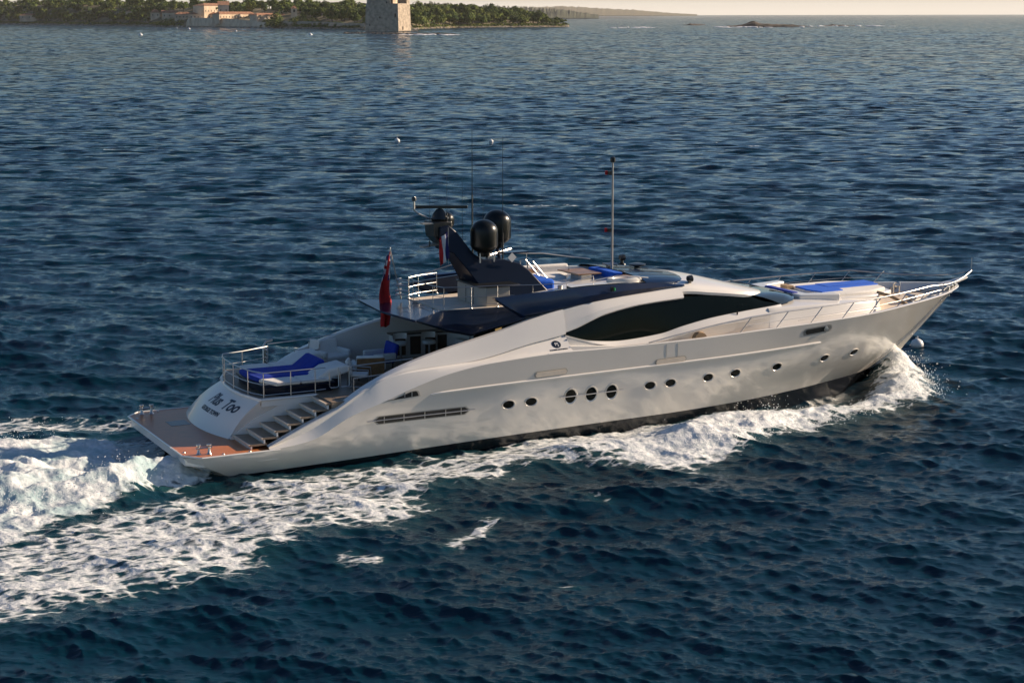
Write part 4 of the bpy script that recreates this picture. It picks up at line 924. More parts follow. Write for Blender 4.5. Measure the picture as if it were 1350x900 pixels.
# ---------------------------------------------------------------- loose things on board
def onboard(name, x, y, z, rz, label, cat, group=None):
    p = bw(x, y, z); return tag(empty(name, p, HEAD + rz), label, cat, group)
def armchair(x, y, rz, label, blue=False, woodback=False):
    a = onboard('armchair', x, y, 2.25, rz, label, 'armchair', 'armchairs round the coffee table on the aft deck')
    for sx in (-.36, .36):
        for sy in (-.4, .4): MB().tube([(sx, sy, 0.0), (sx, sy, .3)], .03, 6).build('leg', M['darkwood'], a)
    MB().box((0, 0, .34), (.9, 1.0, .2)).build('seat', M['bluen'] if blue else M['cushion'], a, bevel=.07, seg=3, smooth=60)
    bk_ = MB().hexa([(-.48, -.5, .30), (-.30, -.5, .30), (-.30, .5, .30), (-.48, .5, .30)], [(-.62, -.5, .92), (-.46, -.5, .95), (-.46, .5, .95), (-.62, .5, .92)])
    bk_.build('backrest', M['bluen'] if blue else M['cushion'], a, bevel=.06, seg=3, smooth=60)
    if woodback: MB().hexa([(-.56, -.5, .2), (-.52, -.5, .2), (-.52, .5, .2), (-.56, .5, .2)], [(-.69, -.5, .86), (-.65, -.5, .86), (-.65, .5, .86), (-.69, .5, .86)]).build('wooden_back_panel', M['wood'], a)
    for sy in (-.5, .5): MB().box((.0, sy, .5), (.9, .16, .26)).build('armrest', M['cushion'], a, bevel=.06, seg=3, smooth=60)
    return a
armchair(7.6, 2.5, R(-80), 'white cushioned armchair nearest the port coaming, facing the coffee table')
armchair(9.0, 1.25, R(180), 'armchair draped with a deep blue cover facing aft', True)
armchair(7.9, -.35, R(75), 'white armchair with a brown wooden back panel turned to the starboard rail', False, True)
ct = onboard('coffee_table', 7.75, 1.0, 2.25, R(4), 'low dark coffee table standing between the armchairs on the aft deck', 'table')
MB().box((0, 0, .40), (1.25, .75, .05)).build('tabletop', M['darkwood'], ct, bevel=.01)
for sx in (-.5, .5):
    for sy in (-.28, .28): MB().box((sx, sy, .19), (.07, .07, .37)).build('leg', M['darkwood'], ct)
def barstool(x, y, label):
    a = onboard('bar_stool', x, y, 2.25, R(-95), label, 'stool', 'bar stools at the port bar')
    MB().lathe([(0, 0), (.24, 0), (.24, .02), (.04, .05), (.035, .62), (0, .62)], (0, 0, 0), 16).build('pedestal', M['chrome'], a)
    MB().lathe([(0, .62), (.24, .62), (.27, .68), (.24, .75), (0, .77)], (0, 0, 0), 18).build('seat', M['cushion'], a)
    MB().grid([[(-.26 * math.cos(t_), .30 * math.sin(t_), .82 + d) for d in (0, .22)] for t_ in np.linspace(-1.2, 1.2, 9)]).build('backrest', M['cushion'], a, bevel=0)
    return a
barstool(10.25, 2.15, 'white bar stool at the aft end of the dark-topped bar counter')
barstool(11.35, 1.95, 'white bar stool nearer the saloon door at the dark-topped bar counter')
def deckchair(x, y, rz, label):
    a = onboard('deck_chair', x, y, 2.25, rz, label, 'chair', 'steel framed deck chairs beside the sunbed')
    for sy in (-.3, .3):
        MB().tube([(-.35, sy, .85), (-.38, sy, .06), (-.32, sy, .02), (.32, sy, .02), (.38, sy, .06), (.36, sy, .62), (-.35, sy, .66)], .022, 6).build('side_frame', M['chrome'], a)
    MB().box((0, 0, .42), (.62, .56, .1)).build('seat', M['cushion'], a, bevel=.04, smooth=60)
    MB().hexa([(-.36, -.28, .45), (-.28, -.28, .45), (-.28, .28, .45), (-.36, .28, .45)], [(-.48, -.28, .95), (-.38, -.28, .98), (-.38, .28, .98), (-.48, .28, .95)]).build('backrest', M['cushion'], a, bevel=.03, smooth=60)
    return a
deckchair(7.1, -1.45, R(-30), 'white deck chair with looped steel frame at the top of the starboard stairs')
deckchair(6.7, 2.75, R(200), 'white deck chair with steel frame in front of the port coaming')

# flags
def flag(name, label, pole, A, down, back, nx, ny, cols, wave, fold=.1):
    f_ = onboard(name, *A, 0, label, 'flag')
    if pole: MB().tube([(0, 0, pole[0]), (pole[2], 0, pole[1])], .022, 7).build('staff', M['chrome' if pole[3] else 'darkwood'], f_)
    return f_
ens = onboard('ensign_flag', 9.95, 1.35, 4.78, 0, 'red ensign hanging limp from its slanted staff at the flybridge stern', 'flag')
MB().tube([(0, 0, 0), (-.42, 0, 1.9)], .026, 7, r1=.018).build('staff', M['silver'], ens)
MB().lathe([(0, 0), (.04, .02), (0, .07)], (-.42, 0, 1.9), 8).build('staff_truck', M['chrome'], ens)
rows_r = []; NXF, NYF = 10, 40
def fl(u, v):   # u across 0..1, v down 0..1
    wdt = .16 + .30 * math.sin(min(1, v * 1.6) * math.pi * .5); zt = 1.80 - v * 2.75
    x = -.40 - v * .05 - u * wdt * (1 - .35 * max(0, v - .7) * 3); y = .09 * math.sin(u * 9 + v * 5) * (1 - .3 * v) + .05 * math.sin(v * 14)
    return (x + .03 * math.sin(v * 11), y, zt + .05 * math.sin(u * 6 + v * 9) - u * .12)
mb = MB(); G = [[fl(i / NXF, j / NYF) for i in range(NXF + 1)] for j in range(NYF + 1)]
for j in range(NYF):
    for i in range(NXF):
        u = (i + .5) / NXF; v = (j + .5) / NYF; k = 0
        if v < .36:
            k = 1; d = abs((v / .36) - (1 - u)); e = abs((v / .36) - u)
            if d < .14 or e < .14 or abs(u - .5) < .14 or abs(v / .36 - .5) < .14: k = 2
            if abs(u - .5) < .06 or abs(v / .36 - .5) < .06: k = 0
        mb.add([G[j][i], G[j][i + 1], G[j + 1][i + 1], G[j + 1][i]], [(0, 1, 2, 3)], k)
o = mb.build('flag_cloth', [M['red'], M['fblue'], M['fwhite']], ens, smooth=60)
sm = o.modifiers.new('thick', 'SOLIDIFY'); sm.thickness = .012
cf = onboard('courtesy_flag', 11.0, -.58, 6.35, 0, 'small blue, white and red courtesy flag hanging from the radar arch', 'flag')
mb = MB(); n_ = 9
for i in range(n_):
    for j in range(8):
        g_ = lambda a, b_: (-.36 * a / n_ + .05 * b_ / 8, .05 * math.sin(a * 1.2 + b_ * .7), 1.1 - 1.0 * b_ / 8 - .25 * a / n_)
        mb.add([g_(i, j), g_(i + 1, j), g_(i + 1, j + 1), g_(i, j + 1)], [(0, 1, 2, 3)], 0 if i < 3 else 1 if i < 6 else 2)
o = mb.build('flag_cloth', [M['fblue'], M['fwhite'], M['red']], cf, smooth=60); o.modifiers.new('thick', 'SOLIDIFY').thickness = .01
MB().tube([(.02, 0, -.1), (.02, 0, 1.25)], .012, 5).build('halyard', M['silver'], cf)

# ---------------------------------------------------------------- spray thrown up by the hull
r3 = random.Random(4); mb = MB()
def drop(p, r_):
    mb.add([p + Vector(v_) * r_ for v_ in ((1, 0, 0), (-1, 0, 0), (0, 1, 0), (0, -1, 0), (0, 0, 1.2), (0, 0, -1.2))], [(0, 2, 4), (2, 1, 4), (1, 3, 4), (3, 0, 4), (2, 0, 5), (1, 2, 5), (3, 1, 5), (0, 3, 5)])
def cluster(n, a, b_, sx, sz, zb, r0=.006, r1=.019):
    for _ in range(n):
        t_ = r3.random(); x = a[0] + (b_[0] - a[0]) * t_ + r3.gauss(0, sx); y = a[1] + (b_[1] - a[1]) * t_ + r3.gauss(0, sx)
        if abs(y) < hull_half(x, 1.0) + .05 and .5 < x < 33: continue
        drop(bw(x, y, zb + abs(r3.gauss(0, sz))), r3.uniform(r0, r1) * (1 if r3.random() < .85 else 1.5))
cluster(1500, (31.9, -.3), (30.0, -4.8), .5, .34, .3); cluster(500, (32.4, .6), (31.2, -2.0), .5, .4, .4); cluster(900, (22.5, -5.6), (16.5, -8.6), .6, .28, .45); cluster(700, (28, -5.0), (22, -6.6), .4, .16, .2)
cluster(900, (-1.5, -3.4), (-6, -6.0), .8, .28, .5); cluster(700, (-4, 3.4), (-9, 1), 1.2, .3, .5); cluster(500, (31.9, .5), (30.0, 3.8), .45, .4, .4)
sp = mb.build('sea_spray', mat('spray_droplets', (.85, .87, .88), .5), None, smooth=0); tag(sp, 'fine white spray droplets thrown up along the bow wave and stern wash', 'spray', kind='stuff')

# ================================================================== the island, reefs, headland and haze
def ground_material(name, a, b_, sc):
    m, t, bs = newmat(name); geo = t.nodes.new('ShaderNodeNewGeometry'); n = t.nodes.new('ShaderNodeTexNoise'); n.inputs['Scale'].default_value = sc; n.inputs['Detail'].default_value = 8
    t.links.new(geo.outputs['Position'], n.inputs['Vector']); r = t.nodes.new('ShaderNodeValToRGB'); r.color_ramp.elements[0].position = .38; r.color_ramp.elements[1].position = .6
    r.color_ramp.elements[0].color = (*a, 1); r.color_ramp.elements[1].color = (*b_, 1); t.links.new(n.outputs['Fac'], r.inputs[0]); t.links.new(r.outputs[0], bs.inputs['Base Color']); bs.inputs['Roughness'].default_value = .95
    bp = t.nodes.new('ShaderNodeBump'); bp.inputs['Distance'].default_value = 1.0; t.links.new(n.outputs['Fac'], bp.inputs['Height']); t.links.new(bp.outputs[0], bs.inputs['Normal'])
    return m
M['land'] = ground_material('scrub_ground', (.07, .075, .03), (.24, .19, .10), .06)
M['leaf'] = ground_material('pine_foliage', (.025, .06, .008), (.13, .18, .02), .12)
M['leaf2'] = ground_material('olive_foliage', (.045, .085, .012), (.20, .23, .035), .15)
M['farwood'] = ground_material('distant_wood', (.04, .055, .03), (.09, .10, .055), .01)
M['bark'] = mat('bark', (.10, .07, .05), .9)
M['stone'] = ground_material('weathered_stone', (.40, .33, .25), (.58, .48, .36), .35)
M['rock'] = ground_material('pale_shore_rock', (.22, .18, .13), (.50, .43, .34), .25)
M['darkrock'] = ground_material('wet_dark_rock', (.035, .03, .025), (.13, .10, .075), .12)
M['plaster'] = ground_material('warm_plaster', (.66, .50, .34), (.82, .66, .48), .12)
M['tile'] = ground_material('terracotta_tile', (.28, .13, .07), (.42, .22, .13), .4)
M['pane'] = mat('dark_window_pane', (.02, .02, .02), .4)
M['foamy'] = mat('breaking_foam', (.8, .8, .8), .8)
M['buoy'] = mat('white_buoy', (.8, .8, .78), .4)

shore = [(-420, 30.3), (-150, 30.5), (0, 31), (100, 32.6), (150, 33.2), (230, 34.9), (280, 35.8), (340, 36.6), (420, 37.9), (480, 39.3), (500, 39.8), (545, 39.4), (560, 38.2), (600, 36.9), (680, 36.4), (738, 36.1), (751, 35.9)]
def shore_y(px): return float(np.interp(px, [p[0] for p in shore], [p[1] for p in shore]))
def land_pt(px, d, z=0):                # d metres inland from the waterline as seen along the line of sight
    s_ = pxw(px, shore_y(px)); v = Vector((s_.x, s_.y, 0)); k = (v.length + d) / v.length
    return Vector((v.x * k, v.y * k, z))
hm = cr([-420, 0, 120, 200, 260, 400, 470, 545, 620, 680, 725, 751], [34, 34, 32, 27, 24, 22, 19, 19, 18, 13, 6, .5])
hf = cr([-420, 190, 225, 250, 400, 460, 500, 545, 600, 751], [.35, .35, .5, .9, .9, .5, .35, .2, .2, .3])   # how quickly the bank climbs
def land_z(px, d):
    H_ = float(hm(px)); q_ = float(hf(px))
    z = 1.6 * min(1, d / 5) + min(1, max(0, d - 5) / 35) * 7.5 * q_ + min(1, max(0, (d - 40) / 170)) ** 1.2 * max(0, H_ - 7.5 * q_)
    return z + (.6 * math.sin(px * .21 + d * .05) if d > 20 else 0)
rows = []
dl = [-3, 0, 4, 9, 16, 26, 40, 60, 90, 130, 180, 240, 320, 420, 520]
for px in np.linspace(-420, 751, 150):
    e = max(.04, min(1, (751 - px) / 60)); rows.append([tuple(land_pt(px, d * e, (land_z(px, d * e) if d > 0 else -1.2 if d < 0 else .2) if d < 520 else -2)) for d in dl])
o = MB().grid(rows).build('island_ground', M['land'], smooth=80); tag(o, 'low wooded island with scrubby ground across the strait', 'island', kind='structure')

# ---- trees
def crown_mesh(mb, rx, rz, zc_, n_lobes, n_leaf, rnd, size):
    lobes = [(rnd.gauss(0, rx * .42), rnd.gauss(0, rx * .42), zc_ + rnd.uniform(-.35, .35) * rz, rnd.uniform(.38, .62)) for _ in range(n_lobes)]
    for _ in range(n_leaf):
        lx, ly, lz, k = rnd.choice(lobes); th_ = rnd.uniform(0, 2 * math.pi); u = rnd.uniform(-.5, 1); r_ = rnd.uniform(.75, 1.05)
        s_ = math.sqrt(1 - u * u); p = Vector((lx + rx * k * r_ * s_ * math.cos(th_), ly + rx * k * r_ * s_ * math.sin(th_), lz + rz * k * r_ * u))
        nrm = Vector((s_ * math.cos(th_), s_ * math.sin(th_), u + .3)) + Vector((rnd.uniform(-.5, .5), rnd.uniform(-.5, .5), rnd.uniform(-.5, .5)))
        nrm.normalize(); a = nrm.orthogonal().normalized(); b_ = nrm.cross(a); rr = size * rnd.uniform(.6, 1.3); an_ = rnd.uniform(0, 6.28)
        a, b_ = a * math.cos(an_) + b_ * math.sin(an_), b_ * math.cos(an_) - a * math.sin(an_)
        mb.add([p + a * rr, p + b_ * rr * .8, p - a * rr, p - b_ * rr * .8 + nrm * rr * .2], [(0, 1, 2, 3)], 1)
def tree_proto(name, rx, rz, h, nl, nleaf, seed, size, leaf):
    rnd = random.Random(seed); mb = MB()
    mb.tube([(0, 0, -1), (.15, .1, h * .4), (.3, -.1, h * .8)], .35, 6, r1=.12)
    for k in range(4):
        a = k * 1.6 + seed; mb.tube([(.2, 0, h * (.45 + .08 * k)), (math.cos(a) * rx * .5, math.sin(a) * rx * .5, h * .8)], .14, 5, r1=.05)
    crown_mesh(mb, rx, rz * 1.25, h * .58, nl + 2, nleaf + 200, rnd, size)
    me_ = mb.build(name, [M['bark'], leaf], None, smooth=0); bpy.data.objects.remove(me_) if False else None
    return me_
protos = [tree_proto('pine_tree', 5.5, 4.0, 10, 7, 620, 1, .75, M['leaf']), tree_proto('pine_tree', 6.5, 3.6, 11, 9, 700, 2, .8, M['leaf']), tree_proto('pine_tree', 4.6, 4.6, 11, 7, 560, 3, .7, M['leaf2']),
          tree_proto('pine_tree', 6.0, 4.2, 9, 8, 640, 4, .8, M['leaf2']), tree_proto('pine_tree', 5.0, 5.2, 12, 8, 640, 5, .7, M['leaf'])]
used = set(); ntree = 0
zones = [  # px range, inland range, count, label, group
    (-40, 205, 45, 300, 108, 'green pine in the wood behind the rocky shore left of the abbey', 'pines left of the abbey'),
    (205, 480, 125, 330, 62, 'green pine in the wood behind the abbey buildings', 'pines behind the abbey'),
    (400, 482, 40, 110, 14, 'green pine between the bell tower and the stone keep', 'pines between bell tower and keep'),
    (543, 742, 14, 200, 98, 'dark green pine in the wood on the point right of the stone keep', 'pines on the point right of the keep')]
for (a, b_, d0, d1, cnt, lab, grp) in zones:
    for k in range(cnt):
        px = a + (b_ - a) * ((k + rng.uniform(0, .9)) / cnt * 7.0 % 1.0 if cnt > 20 else (k + rng.random() * .8) / cnt)
        d = d0 + (d1 - d0) * (rng.random() ** 1.1)
        if px > 700: d = min(d, 15 + (751 - px) * 1.2)
        ix = rng.randrange(5); pr = protos[ix]
        if ix not in used: t_ = pr; used.add(ix)
        else: t_ = pr.copy(); COL.objects.link(t_)
        s_ = rng.uniform(.85, 1.3) * (.62 if px > 715 else 1.1)
        p = land_pt(px, d, land_z(px, d) - .3); t_.location = p; t_.scale = (s_ * rng.uniform(.9, 1.2),) * 2 + (s_,); t_.rotation_euler = (0, 0, rng.uniform(0, 6.28))
        tag(t_, lab, 'tree', grp); ntree += 1
# the wood and scrub that read as one mass
rnd = random.Random(5); mb = MB()
for k in range(760):
    px = rnd.uniform(-300, 715); d = rnd.uniform(60, 420)
    if 205 < px < 480 and d < 150: continue
    p = land_pt(px, d, 0); z = land_z(px, d); r_ = rnd.uniform(7, 11)
    for _ in range(46):
        th_ = rnd.uniform(0, 6.28); u = rnd.uniform(-.1, 1); s_ = math.sqrt(1 - u * u); c = Vector((p.x + r_ * s_ * math.cos(th_), p.y + r_ * s_ * math.sin(th_), z + 1 + r_ * .75 * u))
        n = Vector((s_ * math.cos(th_), s_ * math.sin(th_), u + .2)).normalized() + Vector((rnd.uniform(-.5, .5), rnd.uniform(-.5, .5), rnd.uniform(-.5, .5))); a = n.orthogonal().normalized() * rnd.uniform(1.2, 2.2); b2 = n.cross(a).normalized() * rnd.uniform(1.2, 2)
        mb.add([c + a, c + b2, c - a, c - b2], [(0, 1, 2, 3)])
o = mb.build('woodland', M['leaf'], smooth=0); tag(o, 'dense dark undergrowth and wood filling the island behind the front trees', 'woodland', kind='stuff')
mb = MB()
for k in range(1100):
    px = rnd.uniform(-40, 748); 
    if 244 < px < 345 or 478 < px < 545: continue
    d = rnd.uniform(6, 40); p = land_pt(px, d, 0); z = land_z(px, d); r_ = rnd.uniform(1.2, 3.2)
    for _ in range(22):
        th_ = rnd.uniform(0, 6.28); u = rnd.uniform(0, 1); s_ = math.sqrt(1 - u * u); c = Vector((p.x + r_ * 1.3 * s_ * math.cos(th_), p.y + r_ * s_ * math.sin(th_), z + r_ * .8 * u))
        n = Vector((s_ * math.cos(th_), s_ * math.sin(th_), u + .2)).normalized() + Vector((rnd.uniform(-.5, .5), rnd.uniform(-.5, .5), rnd.uniform(-.5, .5))); a = n.orthogonal().normalized() * rnd.uniform(.5, 1.1); b2 = n.cross(a).normalized() * rnd.uniform(.5, 1)
        mb.add([c + a, c + b2, c - a, c - b2], [(0, 1, 2, 3)])
o = mb.build('shoreline_scrub', M['leaf2'], smooth=0); tag(o, 'olive green scrub along the rocky shore', 'scrub', kind='stuff')
def bush(px, d, w_, h, label, dep=9, leaf='leaf', n=500):
    p = land_pt(px, d, land_z(px, d) - .3); mb = MB(); r2 = random.Random(int(px))
    mb.tube([(0, 0, -.5), (0, 0, h * .5)], .3, 6)
    for _ in range(n):
        th_ = r2.uniform(0, 6.28); u = r2.uniform(0, 1); s_ = math.sqrt(1 - u * u); k = r2.uniform(.85, 1.1); c = Vector((w_ * k * s_ * math.cos(th_), dep * k * s_ * math.sin(th_), h * k * u * r2.uniform(.85, 1.1)))
        nn = Vector((s_ * math.cos(th_), s_ * math.sin(th_), u + .2)).normalized() + Vector((r2.uniform(-.5, .5), r2.uniform(-.5, .5), r2.uniform(-.5, .5))); a = nn.orthogonal().normalized() * r2.uniform(.6, 1.2); b2 = nn.cross(a).normalized() * r2.uniform(.6, 1.1)
        mb.add([c + a, c + b2, c - a, c - b2], [(0, 1, 2, 3)], 1)
    o = mb.build('bush', [M['bark'], M[leaf]], None, smooth=0, loc=p); return tag(o, label, 'bush')
bush(366, 7, 15, 9, 'big rounded dark bush at the water below the long abbey wing')
bush(225, 12, 19, 9, 'broad dark bush left of the pale sea wall', leaf='leaf2')
bush(342, 55, 5, 7, 'small dark round tree in front of the chapel range')
bush(365, 55, 8, 10, 'dark spreading tree against the chapel range')
bush(402, 45, 18, 7, 'bright olive shrub bank right of the bell tower', leaf='leaf2')
bush(237, 62, 4, 11, 'dark narrow tree in front of the abbey church')
bush(268, 62, 5, 11, 'dark pointed tree in front of the abbey main wing')

# ---- rocks along the water
def rocks(name, spots, m_, label, cat, kind='stuff'):
    mb = MB(); r2 = random.Random(9)
    for (p, r_) in spots:
        ring = []; n = 7
        zs = (-.8, .3, .75, .95); ks = (1.15, 1.0, .7, .3); jit = [r2.uniform(.7, 1.25) for _ in range(n)]; el = r2.uniform(1, 1.9)
        G = [[(p.x + r_ * el * k * jit[i] * math.cos(6.283 * i / n) * r2.uniform(.9, 1.1), p.y + r_ * k * jit[i] * math.sin(6.283 * i / n), p.z + r_ * .75 * z * r2.uniform(.85, 1.1)) for i in range(n)] for z, k in zip(zs, ks)]
        mb.grid(G, 0, True); o_ = len(mb.v); mb.f.append(tuple(range(o_ - n, o_))); mb.mi.append(0)
    o = mb.build(name, m_, None, smooth=0); return tag(o, label, cat, kind=kind)
sp_ = []
for k in range(800):
    px = rnd.uniform(-60, 750); d = rnd.uniform(-1, 5.5)
    if 480 < px < 545 and d > 1: continue
    p = land_pt(px, d, max(0, d * .22)); sp_.append((p, rnd.uniform(.5, 1.5) * (1.25 if px < 250 else 1)))
rocks('shore_rocks', sp_, M['rock'], 'pale rocks strewn along the island waterline', 'rocks')
sp_ = []
for k in range(420):
    px = rnd.uniform(-40, 752); p = land_pt(px, -2.2, 0); sp_.append((p, rnd.uniform(.4, 1.0)))
rocks('wet_rocks', sp_, M['darkrock'], 'dark wet rocks at the foot of the island shore', 'rocks')

# ---- buildings
WINDOW_N = 0
def house(name, px, d, w_, dep, h, label, cat='building', roof=3.0, wins=None, rows_w=1, z=None, hip=True, wall='plaster', yaw=0, parent=None):
    p = land_pt(px, d, 0); z0 = land_z(px, d) - 1.5 if z is None else z
    yaw_ = math.atan2(-p.x, p.y) + yaw
    r_ = empty(name, (p.x, p.y, z0), yaw_); tag(r_, label, cat)
    MB().box((0, dep / 2, h / 2), (w_, dep, h)).build('wall', M[wall], r_)
    if roof:
        e = .6; o_ = w_ / 2 + e; k = w_ / 2 - (dep / 2 if hip else -e)
        k = max(k, .5); mb = MB().add([(-o_, -e, h), (o_, -e, h), (o_, dep + e, h), (-o_, dep + e, h), (-k, dep / 2, h + roof), (k, dep / 2, h + roof)], [(0, 1, 5, 4), (2, 3, 4, 5), (1, 2, 5), (3, 0, 4), (0, 3, 2, 1)])
        mb.build('roof', M['tile'], r_, smooth=0)
    if wins:
        for rw in range(rows_w):
            zz = h * (.70 if rows_w == 1 else (.3 + .42 * rw))
            for i in range(wins):
                x = -w_ / 2 + w_ * (i + .5) / wins
                f_ = MB().box((x, -.04, zz), (1.5, .16, 2.3)).build('window_frame', M['stone'], r_)
                MB().box((x, -.10, zz), (1.0, .10, 1.8)).build('window_pane', M['pane'], f_)
    return r_
house('abbey_wing', 315, 77, 71, 12, 12.5, 'long two storey warm plaster abbey wing with a row of small windows', roof=3, wins=13, z=4.5, yaw=R(48))
house('chapel_range', 361, 84, 59, 12, 10.5, 'cream chapel range with tiled roof half hidden by dark trees', roof=2.6, wins=5, z=5, yaw=R(48))
bt = house('bell_tower', 389, 80, 7.5, 7.5, 17.5, 'small square cream bell tower with a pointed top right of the chapel range', cat='tower', roof=3.2, z=6)
MB().box((0, -.1, 14.5), (2.2, .2, 3.2)).build('bell_opening', M['pane'], bt)
house('abbey_church', 286, 112, 46, 20, 23, 'tall warm abbey main wing with terracotta roof rising above the rest', roof=3.4, wins=8, z=5, yaw=R(48))
house('church_gable', 296, 50, 14, 30, 24, 'tall narrow cream gabled front between the church and the long wing', roof=5, wins=2, rows_w=2, z=4.5, hip=False)
house('abbey_cloister', 270, 60, 38, 12, 12.5, 'shaded cloister range with terracotta roof below the tall main wing', roof=3, wins=8, z=4.5)
house('abbey_outbuilding', 243, 66, 24, 12, 12, 'long low stone outbuilding between the white cottage and the cloister', roof=3, wins=5, z=5)
house('abbey_barn', 225, 80, 22, 12, 13, 'stone barn with grey gable behind the bushes', roof=3.6, wins=3, z=6, hip=False)
house('white_cottage', 206, 90, 14, 10, 12, 'white cottage with a pointed tiled roof among trees left of the barn', roof=4.5, wins=2, z=7.5)
house('shore_hut', 40, 18, 34, 12, 11, 'pale hut with a long pinkish roof near the rocky shore at far left', roof=3, wins=3, z=5)
h_ = house('villa', 171, 60, 9, 8, 8, 'little pink house almost hidden in the trees', roof=2, wins=1, z=13)
# sea wall
mb = MB(); pts = [(244, 24.5), (262, 23.0), (290, 22), (330, 24.5), (352, 26)]
rows = []
for px in np.linspace(246, 352, 30):
    a = land_pt(px, 4, .3); hgt = float(np.interp(px, [246, 250, 300, 325, 352], [5, 12.5, 11.5, 9.5, 6.5])); b2 = land_pt(px, 9, hgt); c = land_pt(px, 14, hgt - .1); rows.append([tuple(a), tuple(b2), tuple(c), tuple(land_pt(px, 15, 0))])
tag(MB().grid(rows).build('sea_wall', M['plaster'], None, smooth=20), 'high pale battered stone sea wall below the abbey', 'wall')
rows = []
for px in np.linspace(372, 482, 16):
    a = land_pt(px, 20, 1); hgt = float(np.interp(px, [372, 482], [9.0, 6.5])); b2 = land_pt(px, 20.6, hgt); c = land_pt(px, 22, hgt); rows.append([tuple(a), tuple(b2), tuple(c), tuple(land_pt(px, 22.5, 1))])
tag(MB().grid(rows).build('garden_wall', M['stone'], None, smooth=20), 'long low grey stone wall between the bush and the keep', 'wall')
for (px, w_) in ((440, 6), (452, 7)):
    p = land_pt(px, 12, 3.2); mb = MB().hexa([(-w_, 0, 0), (w_, 0, 0), (w_, 1.5, 0), (-w_, 1.5, 0)], [(-w_ * .7, .1, 3.2), (w_ * .5, .1, 4.2), (w_ * .5, 1.4, 4.2), (-w_ * .7, 1.4, 3.2)])
    tag(mb.build('ruined_wall', M['plaster'], None, smooth=0, loc=p), 'broken pale wall fragment near the low stone wall, %s of a pair' % ('left' if px < 445 else 'right'), 'ruin')
# the keep standing in the water
kp = pxw(513, 41.6); dist = kp.length; PXM = dist / 2370
K = empty('stone_keep', (kp.x, kp.y, 0), math.atan2(-kp.x, kp.y)); tag(K, 'massive square medieval stone keep standing at the water edge', 'tower')
wl, wr_ = -28 * PXM, 28 * PXM
foot = [(-29.5, 3), (12.5, -8.0), (28.5, 14.0), (28.5, 42), (-26, 42)]   # px units across, metres deep
def kpx(L_, k=1.0): return [(x * PXM * k, y) for x, y in L_]
MB().hexa([(x, y, -1) for x, y in kpx(foot, 1.03)], [(x, y, 26) for x, y in kpx(foot, .985)]).build('lower_wall', M['stone'], K, smooth=0)
up1 = [(-27.8, 3.6), (3, -4.0), (3, 40), (-25, 40)]
MB().hexa([(x, y, 25.9) for x, y in kpx(up1)], [(x, y, 38) for x, y in kpx(up1, .99)]).build('west_upper_wall', M['stone'], K, smooth=0)
up2 = [(3.2, 12), (23.9, 12), (23.9, 40), (3.2, 40)]
MB().hexa([(x, y, 25.9) for x, y in kpx(up2)], [(x, y, 42) for x, y in kpx(up2)]).build('recessed_wall', M['stone'], K, smooth=0)
MB().hexa([(x, y, 25.9) for x, y in kpx([(24.0, 8.6), (28.1, 14.4), (28.1, 40), (24.0, 40)])], [(x, y, 43) for x, y in kpx([(24.0, 8.6), (27.9, 14.4), (27.9, 40), (24.0, 40)])]).build('corner_tower', M['stone'], K, smooth=0)
MB().hexa([(x, y, 22) for x, y in kpx([(6, -1), (10, 2), (13, 8), (13, 13), (6, 13)])], [(x, y, 37) for x, y in kpx([(6, -1), (10, 2), (13, 8), (13, 13), (6, 13)])]).build('turret', M['plaster'], K, smooth=0)
MB().lathe([(0, -.1), (2.0, -.1), (2.0, .1), (0, .1)], (19.6 * PXM, 11.9, 31.2), 18, 'y').build('arched_opening', M['pane'], K)
for (x, z, ww, hh) in ((-15.5, 31, 1.2, 3.5), (-11, 13, 1.2, 1.6), (-24, 6, 1.2, 1.6), (9, 15, 1.6, 3.4), (-2, 27, 1, 1.6), (18, 3, 1.6, 3.2)):
    y = float(np.interp(x, [-29, 12.5, 28.5], [3, -8, 14])) + .1
    if z > 26: y += .9
    MB().box((x * PXM, y, z), (ww, 1.0, hh)).build('window', M['pane'], K)
for k in range(9): MB().box(((-25 + k * 3.1) * PXM, 3.2 - (k * 3.1) * .11, 38.8), (1.4, 1.4, 1.8)).build('merlon', M['stone'], K)
MB().slab([(x * 1.12, y - 6) for x, y in kpx([(-30, 0), (0, -3), (34, 1), (34, 12), (-30, 12)])], -1, .7).build('stone_apron', M['rock'], K, bevel=.2)
# reef in front of the keep, breakers
sp_ = []
for k in range(170):
    px = rnd.uniform(455, 600); p = pxw(px, 44.6 + rnd.gauss(0, .35) + (px - 520) * .012, 0); sp_.append((p, rnd.uniform(.5, 1.3)))
rocks('reef', sp_, M['darkrock'], 'low black reef awash in front of the keep', 'reef')
def islet(name, px0, px1, py, hgt, label, seed):
    p = pxw((px0 + px1) / 2, py, 0); w_ = (px1 - px0) / 2 * p.length / 2370; n = 60; r2 = np.random.RandomState(seed); rows = []
    for j, v in enumerate(np.linspace(-1, 1, 14)):
        row = []
        for i, u in enumerate(np.linspace(-1, 1, n)):
            q_ = max(0, 1 - (abs(u) ** 1.6 + v * v)); z = -1 + (hgt + 1) * (q_ ** .6) * float(.35 + .9 * fbm(np.array([u * 4 + seed]), np.array([v * 2.0]), seed, 4)[0] + .5 * math.exp(-((u + .25) / .12) ** 2))
            row.append((u * w_, v * 16, z if q_ > 0 else -1))
        rows.append(row)
    o = MB().grid(rows).build(name, M['darkrock'], None, smooth=0, loc=(p.x, p.y, -.3)); return tag(o, label, 'islet')
islet('rock_islet', 944, 1075, 36.3, 5.0, 'long low brown rocky islet with a small hump, off the point', 3)
islet('rock_islet', 894, 938, 33.7, 2.0, 'tiny flat dark rock left of the long islet', 4)
islet('rock_islet', 1066, 1150, 35.4, 1.6, 'thin broken line of dark rock right of the long islet', 8)
mb = MB()
